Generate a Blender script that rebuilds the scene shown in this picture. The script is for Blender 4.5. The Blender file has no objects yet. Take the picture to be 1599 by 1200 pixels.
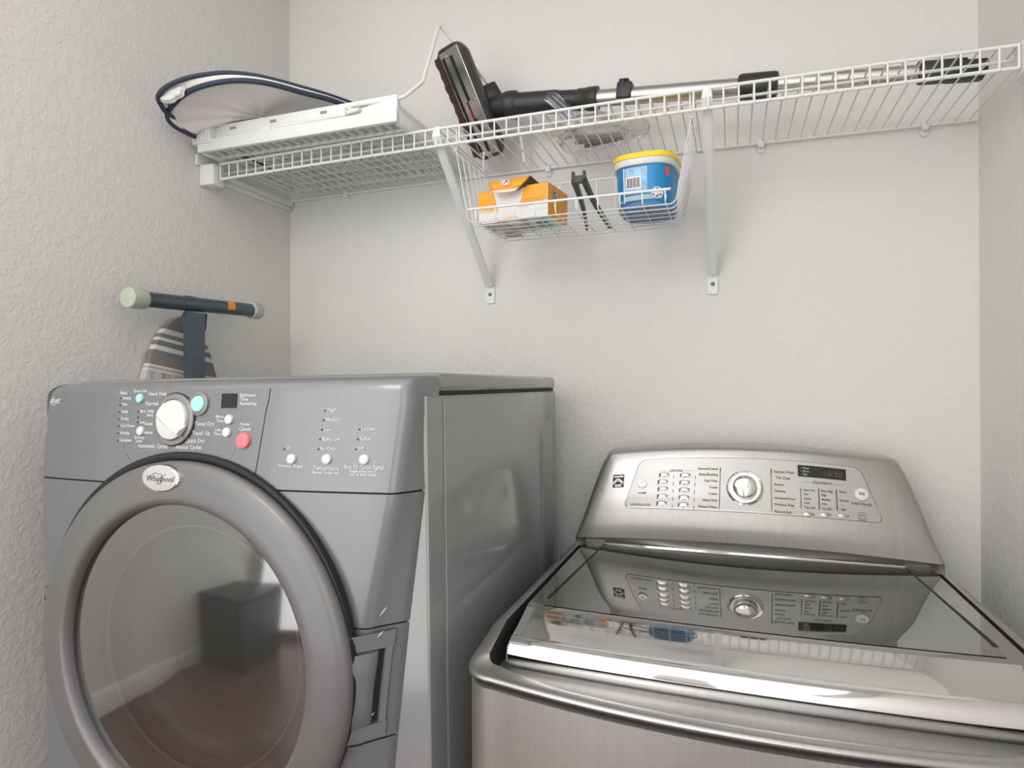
import bpy, bmesh, math, random
from mathutils import Vector, Matrix
random.seed(4)
S = bpy.context.scene
COL = S.collection
PI = math.pi

# ------------------------------------------------------------------ camera, world, lights, exposure
cam = bpy.data.cameras.new('camera'); cam_ob = bpy.data.objects.new('camera', cam); COL.objects.link(cam_ob)
YAW, PIT, ROLL = .3348, .0016, -.0044
cam_ob.matrix_world = (Matrix.Translation((1.1788, -1.4857, 1.30)) @ Matrix.Rotation(YAW, 4, 'Z')
                       @ Matrix.Rotation(PI / 2 + PIT, 4, 'X') @ Matrix.Rotation(ROLL, 4, 'Z'))
cam.sensor_fit = 'HORIZONTAL'; cam.sensor_width = 36.0; cam.lens = 990.0 / 1599 * 36.0
cam.clip_start = .02
S.camera = cam_ob

w = bpy.data.worlds.new('world'); S.world = w; w.use_nodes = True
w.node_tree.nodes['Background'].inputs[0].default_value = (.9, .95, 1, 1)
w.node_tree.nodes['Background'].inputs[1].default_value = .35

def area(name, loc, target, size, power, color, size_y=None):
    l = bpy.data.lights.new(name, 'AREA'); l.energy = power; l.color = color
    l.shape = 'RECTANGLE' if size_y else 'DISK'; l.size = size
    if size_y: l.size_y = size_y
    o = bpy.data.objects.new(name, l); COL.objects.link(o); o.location = loc
    o.rotation_euler = (Vector(target) - Vector(loc)).to_track_quat('-Z', 'Y').to_euler()
    return o
area('ceiling_lamp', (.45, -2.45, 2.40), (.75, -.3, 1.2), .75, 8.5, (1, .98, .95))
area('daylight', (.25, -3.36, 1.22), (.6, 0, 1.22), 2.6, 31, (.965, .98, 1), 2.3)
area('ceiling_fill', (.25, -1.95, 2.44), (.25, -1.95, 0), 2.6, 15, (1, .985, .965), 2.6)  # added soft panel under the ceiling, raises the overall light
area('side_fill', (1.62, -2.45, 1.35), (0, -.55, 1.15), 1.5, 10, (.97, .985, 1), 1.7)  # added fill by the right wall, brightens the left wall and dryer side
S.view_settings.view_transform = 'Standard'; S.view_settings.look = 'None'
S.view_settings.exposure = 0.47; S.view_settings.gamma = 1.0
S.view_settings.use_curve_mapping = False

# ------------------------------------------------------------------ materials
def mat(name, base, rough=.5, metal=0., bump=None, coat=0., spec=.5, noise=None, aniso=0., emit=None):
    m = bpy.data.materials.new(name); m.use_nodes = True
    nt = m.node_tree; b = nt.nodes['Principled BSDF']
    b.inputs['Base Color'].default_value = (*base, 1)
    b.inputs['Roughness'].default_value = rough; b.inputs['Metallic'].default_value = metal
    b.inputs['Coat Weight'].default_value = coat; b.inputs['Specular IOR Level'].default_value = spec
    b.inputs['Anisotropic'].default_value = aniso
    tc = nt.nodes.new('ShaderNodeTexCoord')
    if noise:      # (scale vector, strength) slight colour variation
        mp = nt.nodes.new('ShaderNodeMapping'); mp.inputs['Scale'].default_value = noise[0]
        n = nt.nodes.new('ShaderNodeTexNoise'); n.inputs['Scale'].default_value = 1; n.inputs['Detail'].default_value = 4
        r = nt.nodes.new('ShaderNodeValToRGB')
        r.color_ramp.elements[0].position = .35; r.color_ramp.elements[1].position = .65
        r.color_ramp.elements[0].color = (*[c * (1 - noise[1]) for c in base], 1)
        r.color_ramp.elements[1].color = (*[min(1, c * (1 + noise[1])) for c in base], 1)
        nt.links.new(tc.outputs['Object'], mp.inputs[0]); nt.links.new(mp.outputs[0], n.inputs['Vector'])
        nt.links.new(n.outputs['Fac'], r.inputs[0]); nt.links.new(r.outputs[0], b.inputs['Base Color'])
    if bump:       # (scale, strength, distance, detail)
        n = nt.nodes.new('ShaderNodeTexNoise'); n.inputs['Scale'].default_value = bump[0]; n.inputs['Detail'].default_value = bump[3]
        bp = nt.nodes.new('ShaderNodeBump'); bp.inputs['Strength'].default_value = bump[1]; bp.inputs['Distance'].default_value = bump[2]
        nt.links.new(tc.outputs['Object'], n.inputs['Vector']); nt.links.new(n.outputs['Fac'], bp.inputs['Height'])
        nt.links.new(bp.outputs[0], b.inputs['Normal'])
    return m

def wall_mat(name, base):
    m = mat(name, base, .85, noise=((1.3, 1.3, 1.3), .02))
    nt = m.node_tree; b = nt.nodes['Principled BSDF']; tc = nt.nodes['Texture Coordinate']
    n1 = nt.nodes.new('ShaderNodeTexNoise'); n1.inputs['Scale'].default_value = 75; n1.inputs['Detail'].default_value = 3; n1.inputs['Distortion'].default_value = .6
    n2 = nt.nodes.new('ShaderNodeTexNoise'); n2.inputs['Scale'].default_value = 28; n2.inputs['Detail'].default_value = 2
    ra = nt.nodes.new('ShaderNodeMapRange'); ra.inputs[1].default_value = .42; ra.inputs[2].default_value = .62; ra.interpolation_type = 'SMOOTHSTEP'
    ad = nt.nodes.new('ShaderNodeMath'); ad.operation = 'ADD'
    bp = nt.nodes.new('ShaderNodeBump'); bp.inputs['Strength'].default_value = .20; bp.inputs['Distance'].default_value = .0030
    for n in (n1, n2): nt.links.new(tc.outputs['Object'], n.inputs['Vector'])
    nt.links.new(n1.outputs['Fac'], ra.inputs[0]); nt.links.new(ra.outputs[0], ad.inputs[0]); nt.links.new(n2.outputs['Fac'], ad.inputs[1])
    nt.links.new(ad.outputs[0], bp.inputs['Height']); nt.links.new(bp.outputs[0], b.inputs['Normal'])
    return m

M = {}
M['wall'] = wall_mat('wall_paint', (.75, .733, .71))
M['ceiling'] = mat('ceiling_paint', (.82, .81, .79), .9)
M['trim'] = mat('trim_paint', (.82, .81, .79), .4)
M['floor'] = mat('wood_floor', (.15, .08, .058), .3, noise=((3, 40, 3), .35))
M['graphite'] = mat('graphite_paint', (.215, .222, .232), .30, metal=.35, coat=.25)
M['cabinet'] = mat('cabinet_paint', (.265, .265, .262), .17, metal=.15, coat=.35)
M['door_ring'] = mat('door_ring_paint', (.182, .177, .174), .40, metal=.40, coat=.15)
M['black_rubber'] = mat('black_rubber', (.010, .010, .011), .45)
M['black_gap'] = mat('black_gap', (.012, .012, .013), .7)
M['white_plastic'] = mat('white_plastic', (.70, .69, .675), .35)
M['teal_plastic'] = mat('teal_plastic', (.40, .80, .78), .35)
M['red_plastic'] = mat('red_plastic', (.90, .20, .22), .35)
M['dark_screen'] = mat('dark_screen', (.012, .011, .010), .12)
M['print_white'] = mat('white_print', (.62, .62, .62), .6)
M['print_dark'] = mat('dark_print', (.10, .10, .105), .6)
M['print_black'] = mat('black_print', (.015, .015, .016), .5)
M['print_grey'] = mat('grey_print', (.10, .095, .09), .6)
M['steel_front'] = mat('brushed_front_steel', (.49, .482, .472), .42, metal=.9, noise=((300, 2, 2), .03))
M['steel'] = mat('brushed_steel', (.47, .46, .445), .31, metal=.95, aniso=.5, noise=((260, 2, 2), .03))
M['steel_panel'] = mat('console_panel_steel', (.46, .455, .44), .38, metal=.75)
M['steel_dark'] = mat('grey_gloss_lid', (.40, .39, .37), .055, metal=1.)
M['glass_lid'] = mat('grey_gloss_glass', (.33, .325, .315), .03, metal=1.)
M['plinth'] = mat('console_plinth_steel', (.32, .312, .30), .32, metal=.7)
M['mirror_steel'] = mat('mirror_steel', (.72, .71, .69), .045, metal=1.)
M['chrome'] = mat('chrome', (.86, .85, .84), .05, metal=1.)
M['satin_silver'] = mat('satin_silver', (.62, .61, .59), .25, metal=.9)
M['grey_plastic'] = mat('grey_plastic', (.20, .21, .215), .45)
M['wire_white'] = mat('white_vinyl_wire', (.80, .80, .78), .32)
M['wire_basket'] = mat('white_basket_wire', (.80, .81, .83), .32)
M['bracket_grey'] = mat('white_bracket_paint', (.80, .81, .81), .4)
M['screw'] = mat('screw_metal', (.18, .18, .18), .35, metal=.9)
M['rack_white'] = mat('white_rack_plastic', (.80, .80, .79), .4)
M['navy'] = mat('navy_binding', (.033, .048, .080), .65, bump=(900, .3, .001, 1))
M['mesh_cloth'] = mat('white_mesh_cloth', (.86, .835, .79), .9, bump=(1400, .4, .0006, 0))
M['black_plastic'] = mat('black_plastic', (.022, .022, .023), .42)
M['dark_plastic'] = mat('charcoal_plastic', (.045, .045, .047), .4)
M['wand_steel'] = mat('satin_tube_steel', (.52, .50, .47), .30, metal=1.)
M['sole_steel'] = mat('sole_plate_steel', (.62, .60, .57), .18, metal=1.)
M['bristle'] = mat('brown_bristle', (.07, .032, .026), .8)
M['bristle_red'] = mat('red_bristle', (.16, .012, .018), .7)
M['slate_metal'] = mat('slate_blue_metal', (.075, .108, .135), .3, metal=.35, coat=.3)
M['sage_plastic'] = mat('sage_plastic', (.52, .56, .47), .45)
M['orange_sticker'] = mat('orange_sticker', (.85, .35, .02), .5)
M['box_orange'] = mat('orange_print', (.90, .38, .015), .45)
M['box_white'] = mat('white_carton', (.80, .80, .79), .5)
M['box_brown'] = mat('brown_carton', (.10, .075, .06), .8)
M['print_red'] = mat('red_print', (.60, .03, .03), .5)
M['print_green'] = mat('green_print', (.10, .38, .24), .5)
M['print_blue'] = mat('navy_print', (.04, .05, .22), .5)
M['tub_blue'] = mat('blue_tub_label', (.008, .20, .46), .35, noise=((20, 20, 9), .25))
M['tub_pale'] = mat('pale_blue_label', (.25, .52, .74), .4, noise=((60, 60, 60), .2))
M['tub_body'] = mat('pale_tub_plastic', (.72, .72, .72), .3)
M['tub_base'] = mat('tub_base_blue', (.10, .24, .38), .35)
M['lid_yellow'] = mat('yellow_lid', (.92, .66, .01), .35)
M['camera_side'] = mat('dark_cabinet', (.035, .035, .038), .45)

def clear_mat(name, tint, gloss, fac_base, rough=.06, bump=None, ior=1.5):
    m = bpy.data.materials.new(name); m.use_nodes = True; nt = m.node_tree
    nt.nodes.remove(nt.nodes['Principled BSDF']); out = nt.nodes['Material Output']
    tr = nt.nodes.new('ShaderNodeBsdfTransparent'); tr.inputs[0].default_value = (*tint, 1)
    gl = nt.nodes.new('ShaderNodeBsdfGlossy'); gl.inputs[0].default_value = (*gloss, 1); gl.inputs['Roughness'].default_value = rough
    lw = nt.nodes.new('ShaderNodeFresnel'); lw.inputs[0].default_value = ior
    ad = nt.nodes.new('ShaderNodeMath'); ad.operation = 'ADD'; ad.use_clamp = True; ad.inputs[1].default_value = fac_base
    mx = nt.nodes.new('ShaderNodeMixShader')
    nt.links.new(lw.outputs[0], ad.inputs[0]); nt.links.new(ad.outputs[0], mx.inputs[0])
    nt.links.new(tr.outputs[0], mx.inputs[1]); nt.links.new(gl.outputs[0], mx.inputs[2])
    nt.links.new(mx.outputs[0], out.inputs[0])
    if bump:
        n = nt.nodes.new('ShaderNodeTexNoise'); n.inputs['Scale'].default_value = bump[0]
        tc = nt.nodes.new('ShaderNodeTexCoord'); bp = nt.nodes.new('ShaderNodeBump')
        bp.inputs['Strength'].default_value = bump[1]; bp.inputs['Distance'].default_value = bump[2]
        nt.links.new(tc.outputs['Object'], n.inputs['Vector']); nt.links.new(n.outputs['Fac'], bp.inputs['Height'])
        nt.links.new(bp.outputs[0], gl.inputs['Normal'])
    return m
M['door_glass'] = clear_mat('door_glass', (.50, .49, .475), (.9, .9, .9), .21, .05)
M['clear_film'] = clear_mat('clear_film', (.93, .93, .93), (.95, .95, .95), .06, .14, (40, .7, .010), 1.12)
M['clear_hard'] = clear_mat('clear_hard_plastic', (.85, .87, .92), (.95, .95, .95), .12, .08, None, 1.25)

# striped ironing board cover (bands across the nose, a checked field below)
def stripe_mat():
    m = mat('striped_cover', (.5, .5, .5), .85); nt = m.node_tree; b = nt.nodes['Principled BSDF']; tc = nt.nodes['Texture Coordinate']
    sp = nt.nodes.new('ShaderNodeSeparateXYZ'); nt.links.new(tc.outputs['Object'], sp.inputs[0])
    def ramp(inp, lo, hi, stops):
        mr = nt.nodes.new('ShaderNodeMapRange'); mr.inputs[1].default_value = lo; mr.inputs[2].default_value = hi
        nt.links.new(inp, mr.inputs[0]); r = nt.nodes.new('ShaderNodeValToRGB'); r.color_ramp.interpolation = 'CONSTANT'
        e = r.color_ramp.elements
        while len(e) > 1: e.remove(e[-1])
        e[0].position = stops[0][0]; e[0].color = (*stops[0][1], 1)
        for p, c in stops[1:]:
            k = e.new(p); k.color = (*c, 1)
        nt.links.new(mr.outputs[0], r.inputs[0]); return r.outputs[0]
    W, T, G, L = (.66, .64, .60), (.23, .205, .18), (.17, .20, .21), (.42, .40, .37)
    my = nt.nodes.new('ShaderNodeMath'); my.operation = 'MULTIPLY_ADD'; my.inputs[1].default_value = .16
    nt.links.new(sp.outputs[1], my.inputs[0]); nt.links.new(sp.outputs[2], my.inputs[2])
    zr = ramp(my.outputs[0], -.30, 0., [(0, L), (.30, W), (.315, L), (.335, W), (.35, L), (.52, L), (.545, W), (.56, L), (.575, W), (.59, T), (.665, G), (.70, W), (.735, G), (.775, W), (.80, T), (.83, W), (.87, G), (.91, T)])
    yr = ramp(sp.outputs[1], -.12, .12, [(0, W), (.14, L), (.18, W), (.26, T), (.30, L), (.36, W), (.40, L), (.52, T), (.56, W), (.60, T), (.66, L), (.74, W), (.78, L), (.86, T), (.92, L)])
    gt = nt.nodes.new('ShaderNodeMath'); gt.operation = 'GREATER_THAN'; gt.inputs[1].default_value = -.137
    nt.links.new(my.outputs[0], gt.inputs[0])
    mx = nt.nodes.new('ShaderNodeMix'); mx.data_type = 'RGBA'
    mz = nt.nodes.new('ShaderNodeMix'); mz.data_type = 'RGBA'; mz.inputs[0].default_value = .45
    nt.links.new(yr, mz.inputs[6]); nt.links.new(zr, mz.inputs[7])
    nt.links.new(gt.outputs[0], mx.inputs[0]); nt.links.new(mz.outputs[2], mx.inputs[6]); nt.links.new(zr, mx.inputs[7])
    nt.links.new(mx.outputs[2], b.inputs['Base Color'])
    return m
M['stripes'] = stripe_mat()

# orange-to-white print of the carton front (the orange fades out downward in the print itself)
# ------------------------------------------------------------------ mesh helpers
class MB:
    def __init__(s): s.v = []; s.f = []
    def add(s, vs, fs):
        n = len(s.v); s.v += [tuple(p) for p in vs]; s.f += [tuple(i + n for i in f) for f in fs]; return s
    def box(s, lo, hi, mtx=None):
        x0, y0, z0 = lo; x1, y1, z1 = hi
        vs = [Vector(p) for p in ((x0, y0, z0), (x1, y0, z0), (x1, y1, z0), (x0, y1, z0), (x0, y0, z1), (x1, y0, z1), (x1, y1, z1), (x0, y1, z1))]
        if mtx: vs = [mtx @ p for p in vs]
        return s.add(vs, [(0, 3, 2, 1), (4, 5, 6, 7), (0, 1, 5, 4), (1, 2, 6, 5), (2, 3, 7, 6), (3, 0, 4, 7)])
    def bbox(s, lo, hi, r=.003, seg=2, mtx=None):     # bevelled box
        bm = bmesh.new(); bmesh.ops.create_cube(bm, size=1)
        c = [(a + b) / 2 for a, b in zip(lo, hi)]; d = [b - a for a, b in zip(lo, hi)]
        for v in bm.verts: v.co = Vector((c[0] + v.co.x * d[0], c[1] + v.co.y * d[1], c[2] + v.co.z * d[2]))
        r = min(r, min(d) * .49)
        bmesh.ops.bevel(bm, geom=bm.edges[:], offset=r, segments=seg, profile=.5, affect='EDGES')
        bm.verts.index_update(); vs = [v.co.copy() for v in bm.verts]
        if mtx: vs = [mtx @ p for p in vs]
        s.add(vs, [[v.index for v in f.verts] for f in bm.faces]); bm.free(); return s
    def tube(s, pts, r, n=8, cap=True, closed=False, flat=None):
        pts = [Vector(p) for p in pts]; N = len(pts); rs = r if isinstance(r, (list, tuple)) else [r] * N
        t0 = (pts[1] - pts[0]).normalized(); up = Vector((0, 0, 1)) if abs(t0.z) < .9 else Vector((1, 0, 0))
        a = t0.cross(up).normalized(); rings = []; prev = t0
        for i, p in enumerate(pts):
            if closed: t = (pts[(i + 1) % N] - pts[i - 1]).normalized()
            elif i == 0: t = t0
            elif i == N - 1: t = (pts[-1] - pts[-2]).normalized()
            else: t = ((pts[i + 1] - p).normalized() + (p - pts[i - 1]).normalized()).normalized()
            q = prev.rotation_difference(t); a = (q @ a); a = (a - t * a.dot(t)).normalized(); b = t.cross(a); prev = t
            k = 1.
            rings.append([p + (a * math.cos(2 * PI * j / n) + b * math.sin(2 * PI * j / n)) * rs[i] * k for j in range(n)])
        base = len(s.v); vs = [v for rg in rings for v in rg]; fs = []
        for i in range(N if closed else N - 1):
            i2 = (i + 1) % N
            for j in range(n):
                j2 = (j + 1) % n; fs.append((i * n + j, i * n + j2, i2 * n + j2, i2 * n + j))
        if cap and not closed:
            fs.append(tuple(reversed(range(n)))); fs.append(tuple((N - 1) * n + j for j in range(n)))
        return s.add(vs, fs)
    def grid(s, rows, closed_u=False, cap=False):     # rows: equal-length point lists
        n = len(rows[0]); vs = [p for r in rows for p in r]; fs = []
        for i in range(len(rows) - 1):
            for j in range(n if closed_u else n - 1):
                j2 = (j + 1) % n; fs.append((i * n + j, i * n + j2, (i + 1) * n + j2, (i + 1) * n + j))
        if cap: fs.append(tuple(reversed(range(n)))); fs.append(tuple((len(rows) - 1) * n + j for j in range(n)))
        return s.add(vs, fs)
    def lathe(s, prof, n=48, mtx=None, sx=1., sz=1.):   # profile (radius, height) about local Z
        rows = []
        for r, h in prof: rows.append([Vector((r * sx * math.cos(2 * PI * j / n), r * sz * math.sin(2 * PI * j / n), h)) for j in range(n)])
        if mtx: rows = [[mtx @ p for p in rw] for rw in rows]
        return s.grid(rows, closed_u=True)
    def prism(s, poly, d0, d1, mtx=None):               # polygon in local XY, extruded in Z
        n = len(poly); vs = [Vector((x, y, d0)) for x, y in poly] + [Vector((x, y, d1)) for x, y in poly]
        if mtx: vs = [mtx @ p for p in vs]
        fs = [tuple(reversed(range(n))), tuple(range(n, 2 * n))] + [(i, (i + 1) % n, n + (i + 1) % n, n + i) for i in range(n)]
        return s.add(vs, fs)
    def hole(s, cx, cz, r):
        keep = []
        for f in s.f:
            if all(math.hypot(s.v[i][0] - cx, s.v[i][2] - cz) < r for i in f) and sum(s.v[i][1] for i in f) / len(f) < -.70: continue
            keep.append(f)
        used = sorted({i for f in keep for i in f}); mp = {i: k for k, i in enumerate(used)}
        s.v = [s.v[i] for i in used]; s.f = [tuple(mp[i] for i in f) for f in keep]; return s
    def build(s, name, m, parent=None, ang=40, kind=None, label=None, loc=None):
        me = bpy.data.meshes.new(name); me.from_pydata(s.v, [], s.f); me.update()
        bm = bmesh.new(); bm.from_mesh(me); bmesh.ops.recalc_face_normals(bm, faces=bm.faces[:]); bm.to_mesh(me); bm.free()
        me.shade_smooth(); me.set_sharp_from_angle(angle=math.radians(ang))
        me.materials.append(M[m] if isinstance(m, str) else m)
        o = bpy.data.objects.new(name, me); COL.objects.link(o)
        if parent: o.parent = parent
        if kind: o['kind'] = kind
        if label: o['label'] = label
        if loc: o.location = loc
        return o

def smooth(a, b, x):
    t = max(0, min(1, (x - a) / (b - a))); return t * t * (3 - 2 * t)
def interp(tab, x):
    if x <= tab[0][0]: return tab[0][1]
    for (x0, y0), (x1, y1) in zip(tab, tab[1:]):
        if x <= x1: return y0 + (y1 - y0) * (x - x0) / (x1 - x0)
    return tab[-1][1]
def round_poly(pts, r, seg=5):
    out = []; n = len(pts)
    for i in range(n):
        p = Vector(pts[i]); a = Vector(pts[i - 1]); b = Vector(pts[(i + 1) % n])
        rr = r[i] if isinstance(r, (list, tuple)) else r
        da = (a - p).normalized(); db = (b - p).normalized()
        p0 = p + da * rr; p1 = p + db * rr
        for k in range(seg + 1):
            t = k / seg; out.append(tuple((1 - t) ** 2 * p0 + 2 * t * (1 - t) * p + t * t * p1))
    return out
def fillet(pts, r, seg=5):
    pts = [Vector(p) for p in pts]; out = [pts[0]]
    for i in range(1, len(pts) - 1):
        p = pts[i]; da = pts[i - 1] - p; db = pts[i + 1] - p
        rr = min(r, da.length * .49, db.length * .49); p0 = p + da.normalized() * rr; p1 = p + db.normalized() * rr
        for k in range(seg + 1):
            t = k / seg; out.append((1 - t) ** 2 * p0 + 2 * t * (1 - t) * p + t * t * p1)
    return out + [pts[-1]]

def thing(name, label, cat, loc=(0, 0, 0), rot=(0, 0, 0), group=None):
    o = bpy.data.objects.new(name, None); COL.objects.link(o); o.location = loc; o.rotation_euler = rot
    o.empty_display_size = .05; o['label'] = label; o['category'] = cat
    if group: o['group'] = group
    return o

_txt = {}
def text_geo(s, size, shear=0., align='LEFT', bold=0.):
    k = (s, round(size, 5), shear, align, bold)
    if k in _txt: return _txt[k]
    c = bpy.data.curves.new('t', 'FONT'); c.body = s; c.size = size; c.shear = shear; c.align_x = align; c.align_y = 'CENTER'; c.resolution_u = 2
    c.offset = bold
    o = bpy.data.objects.new('t', c); COL.objects.link(o)
    dg = bpy.context.evaluated_depsgraph_get(); dg.update()
    me = bpy.data.meshes.new_from_object(o.evaluated_get(dg))
    r = ([tuple(v.co) for v in me.vertices], [tuple(p.vertices) for p in me.polygons])
    bpy.data.objects.remove(o); bpy.data.meshes.remove(me); bpy.data.curves.remove(c)
    _txt[k] = r; return r
def put_text(mb, s, fn, u, v, size, align='LEFT', shear=0., bold=0.):
    vs, fs = text_geo(s, size, shear, align, bold)
    mb.add([fn(u + x, v + y) for x, y, _ in vs], fs)
def disc(mb, fn, u, v, r, n=14, rv=None, h=0.):
    rv = rv or r
    mb.add([fn(u + r * math.cos(2 * PI * k / n), v + rv * math.sin(2 * PI * k / n)) for k in range(n)], [tuple(range(n))])
def ring(mb, fn, u, v, r0, r1, n=32, asp=1.):
    a = [fn(u + r0 * math.cos(2 * PI * k / n), v + asp * r0 * math.sin(2 * PI * k / n)) for k in range(n)]
    b = [fn(u + r1 * math.cos(2 * PI * k / n), v + asp * r1 * math.sin(2 * PI * k / n)) for k in range(n)]
    mb.grid([a, b], closed_u=True)
def strip(mb, fn, pts, wd):                # flat line on a surface
    for (a, b) in zip(pts, pts[1:]):
        d = Vector((b[0] - a[0], b[1] - a[1])); n = Vector((-d.y, d.x)).normalized() * wd / 2
        mb.add([fn(a[0] + n.x, a[1] + n.y), fn(b[0] + n.x, b[1] + n.y), fn(b[0] - n.x, b[1] - n.y), fn(a[0] - n.x, a[1] - n.y)], [(0, 1, 2, 3)])
def rect(mb, fn, u0, u1, v0, v1, nu=2):
    a = [fn(u0 + (u1 - u0) * i / nu, v0) for i in range(nu + 1)]; b = [fn(u0 + (u1 - u0) * i / nu, v1) for i in range(nu + 1)]
    mb.grid([a, b])
def dome(mb, fn3, u, v, r, h, n=20, rv=None):  # raised button on a surface; fn3(u, v, out)
    rv = rv or r; rows = []
    for k, (rr, hh) in enumerate([(1, -.001), (1, h * .55), (.94, h * .85), (.8, h), (.4, h * 1.06), (.02, h * 1.08)]):
        rows.append([fn3(u + r * rr * math.cos(2 * PI * j / n), v + rv * rr * math.sin(2 * PI * j / n), hh) for j in range(n)])
    mb.grid(rows, closed_u=True)

#SURF-BEGIN  surfaces of the two machines that their print and controls follow
D_ORG = (.470, 0., 0.); D_TILT = -.010           # the dryer stands a little out of level
def dry_y(x, z):
    t = max(-1.1, min(1.1, x / .34))
    y = -.795 + .022 * t * t
    if z > 1.155: y += (z - 1.155) * .10
    return y
W_ORG = (1.198, 0., 0.)
CON_W = [(.985, .3295), (1.0, .3255), (1.02, .320), (1.06, .309), (1.10, .297), (1.135, .284), (1.155, .272), (1.17, .262)]
CON_Y = [(.985, -.205), (.99, -.199), (1.0, -.188), (1.012, -.177), (1.03, -.166), (1.06, -.152), (1.10, -.138), (1.135, -.127), (1.155, -.120), (1.17, -.112)]
def _ip(tab, x):
    if x <= tab[0][0]: return tab[0][1]
    for (x0, y0), (x1, y1) in zip(tab, tab[1:]):
        if x <= x1: return y0 + (y1 - y0) * (x - x0) / (x1 - x0)
    return tab[-1][1]
def con_p(x, z0):                                # console front surface, local to the washer
    wd = _ip(CON_W, z0); q = 1 - min(1, (x / wd) ** 2)
    k = max(0, min(1, (z0 - .985) / .17))
    return (x, _ip(CON_Y, z0) - .012 * q * (1 - .4 * k), z0 + (.014 + .003 * k) * q)
#SURF-END

# ------------------------------------------------------------------ room shell
RW = 1.64; YF = -3.4; H = 2.45
def shell(name, lo, hi, m): return MB().box(lo, hi).build(name, m, kind='structure')
XL = -1.15; YE = -.94
shell('floor', (XL - .1, YF - .1, -.1), (RW + .1, .1, 0), 'floor')
shell('ceiling', (XL - .1, YF - .1, H), (RW + .1, .1, H + .1), 'ceiling')
shell('wall_back', (XL - .1, 0, 0), (RW + .1, .1, H), 'wall')
shell('wall_left', (XL, YE, 0), (0, 0, H), 'wall')
shell('wall_hall', (XL - .1, YF, 0), (XL, 0, H), 'wall')
shell('wall_right', (RW, YF, 0), (RW + .1, 0, H), 'wall')
shell('wall_front', (XL - .1, YF - .1, 0), (RW + .1, YF, H), 'wall')
MB().bbox((0.0005, YE, 0.0005), (.014, -.001, .12), .004).build('baseboard_left', 'trim', kind='structure')
MB().bbox((XL + .0005, YF + .001, 0.0005), (XL + .014, YE - .001, .12), .004).build('baseboard_hall', 'trim', kind='structure')
MB().bbox((RW - .014, YF + .001, 0.0005), (RW - .0005, -.001, .12), .004).build('baseboard_right', 'trim', kind='structure')
MB().bbox((.016, -.014, 0.0005), (RW - .016, -.0005, .12), .004).build('baseboard_back', 'trim', kind='structure')
bin_ = thing('dark_box', 'dark box on the floor, seen only as a reflection in the round dryer window', 'box', (-.93, -2.78, 0))
MB().bbox((-.19, -.26, .0), (.19, .26, .44), .02, 3).build('box_body', 'camera_side', bin_)
MB().bbox((-.195, -.265, .44), (.195, .265, .465), .008, 2).build('box_top', 'camera_side', bin_)

# ------------------------------------------------------------------ dryer
dryer = thing('dryer', 'grey front-loading clothes dryer with a big round door, standing at the left wall', 'dryer', D_ORG, (0, D_TILT, 0))
WF = [(.3, .268), (.6, .252), (.787, .253), (.90, .264), (.984, .277), (1.155, .316), (1.27, .329), (1.285, .329), (1.31, .327)]
WR = [(.3, .300), (.6, .283), (.787, .288), (.984, .313), (1.155, .338), (1.28, .3425), (1.31, .3425)]
YR = [(1.155, -.737), (1.28, -.722), (1.302, -.70), (1.31, -.70)]
def dry_row(z, back=0., drop=0.):
    wf, wr, yr = interp(WF, z), interp(WR, z), interp(YR, z)
    wl = interp([(.3, .330), (1.0, .332), (1.155, .336), (1.25, .3365), (1.284, .335), (1.296, .331), (1.302, .325), (1.309, .314)], z)
    f = lambda x: dry_y(x, z) + back
    pts = [(-.3425, -.70), (-.3425, -.735), (-wl - .004, -.755), (-wl - .001, f(-wl) + .012), (-wl + .005, f(-wl) + .004), (-wl + .016, f(-wl + .016))]
    n = 22; x0, x1 = -wl + .016, wf - .012
    pts += [(x0 + (x1 - x0) * i / n, f(x0 + (x1 - x0) * i / n)) for i in range(1, n + 1)]
    y = f(wf)
    pts += [(wf - .004, y + .001), (wf + .002, y + .0055), (wf + .006, y + .012)]
    xa, ya = wf + .006, y + .012
    for k in (.33, .66, 1): pts.append((xa + (wr - xa) * k, ya + (yr - ya) * k))
    pts.append((.3425 if z > 1.16 else wr, -.70))
    zz = z + (.0035 * 1.0 if z > 1.2 else 0) * 0
    return [(px, py, z + smooth(1.2, 1.29, z) * .0012 * px / .33 - drop) for px, py in pts]
def dry_piece(name, zs, m='graphite', parent=dryer, cap=True):
    mb = MB(); mb.grid([dry_row(z) for z in zs]); 
    for z, rev in ((zs[0], 0), (zs[-1], 1)):
        r = dry_row(z); n = len(r); mb.add(r + [(x, -.69, zz) for x, y, zz in r], [(i, i + 1, n + i + 1, n + i) for i in range(n - 1)])
    mb.hole(-.006, .9245, .262)
    if name == 'lower_front_panel': return mb.build(name, m, parent, ang=50)
    for side in (-1, 1):
        h = MB(); h.v = list(mb.v); h.f = [f for f in mb.f if side * sum(mb.v[i][0] + .006 for i in f) > 0]; h.hole(9, 9, .1).build(name, m, parent, ang=50)
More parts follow.
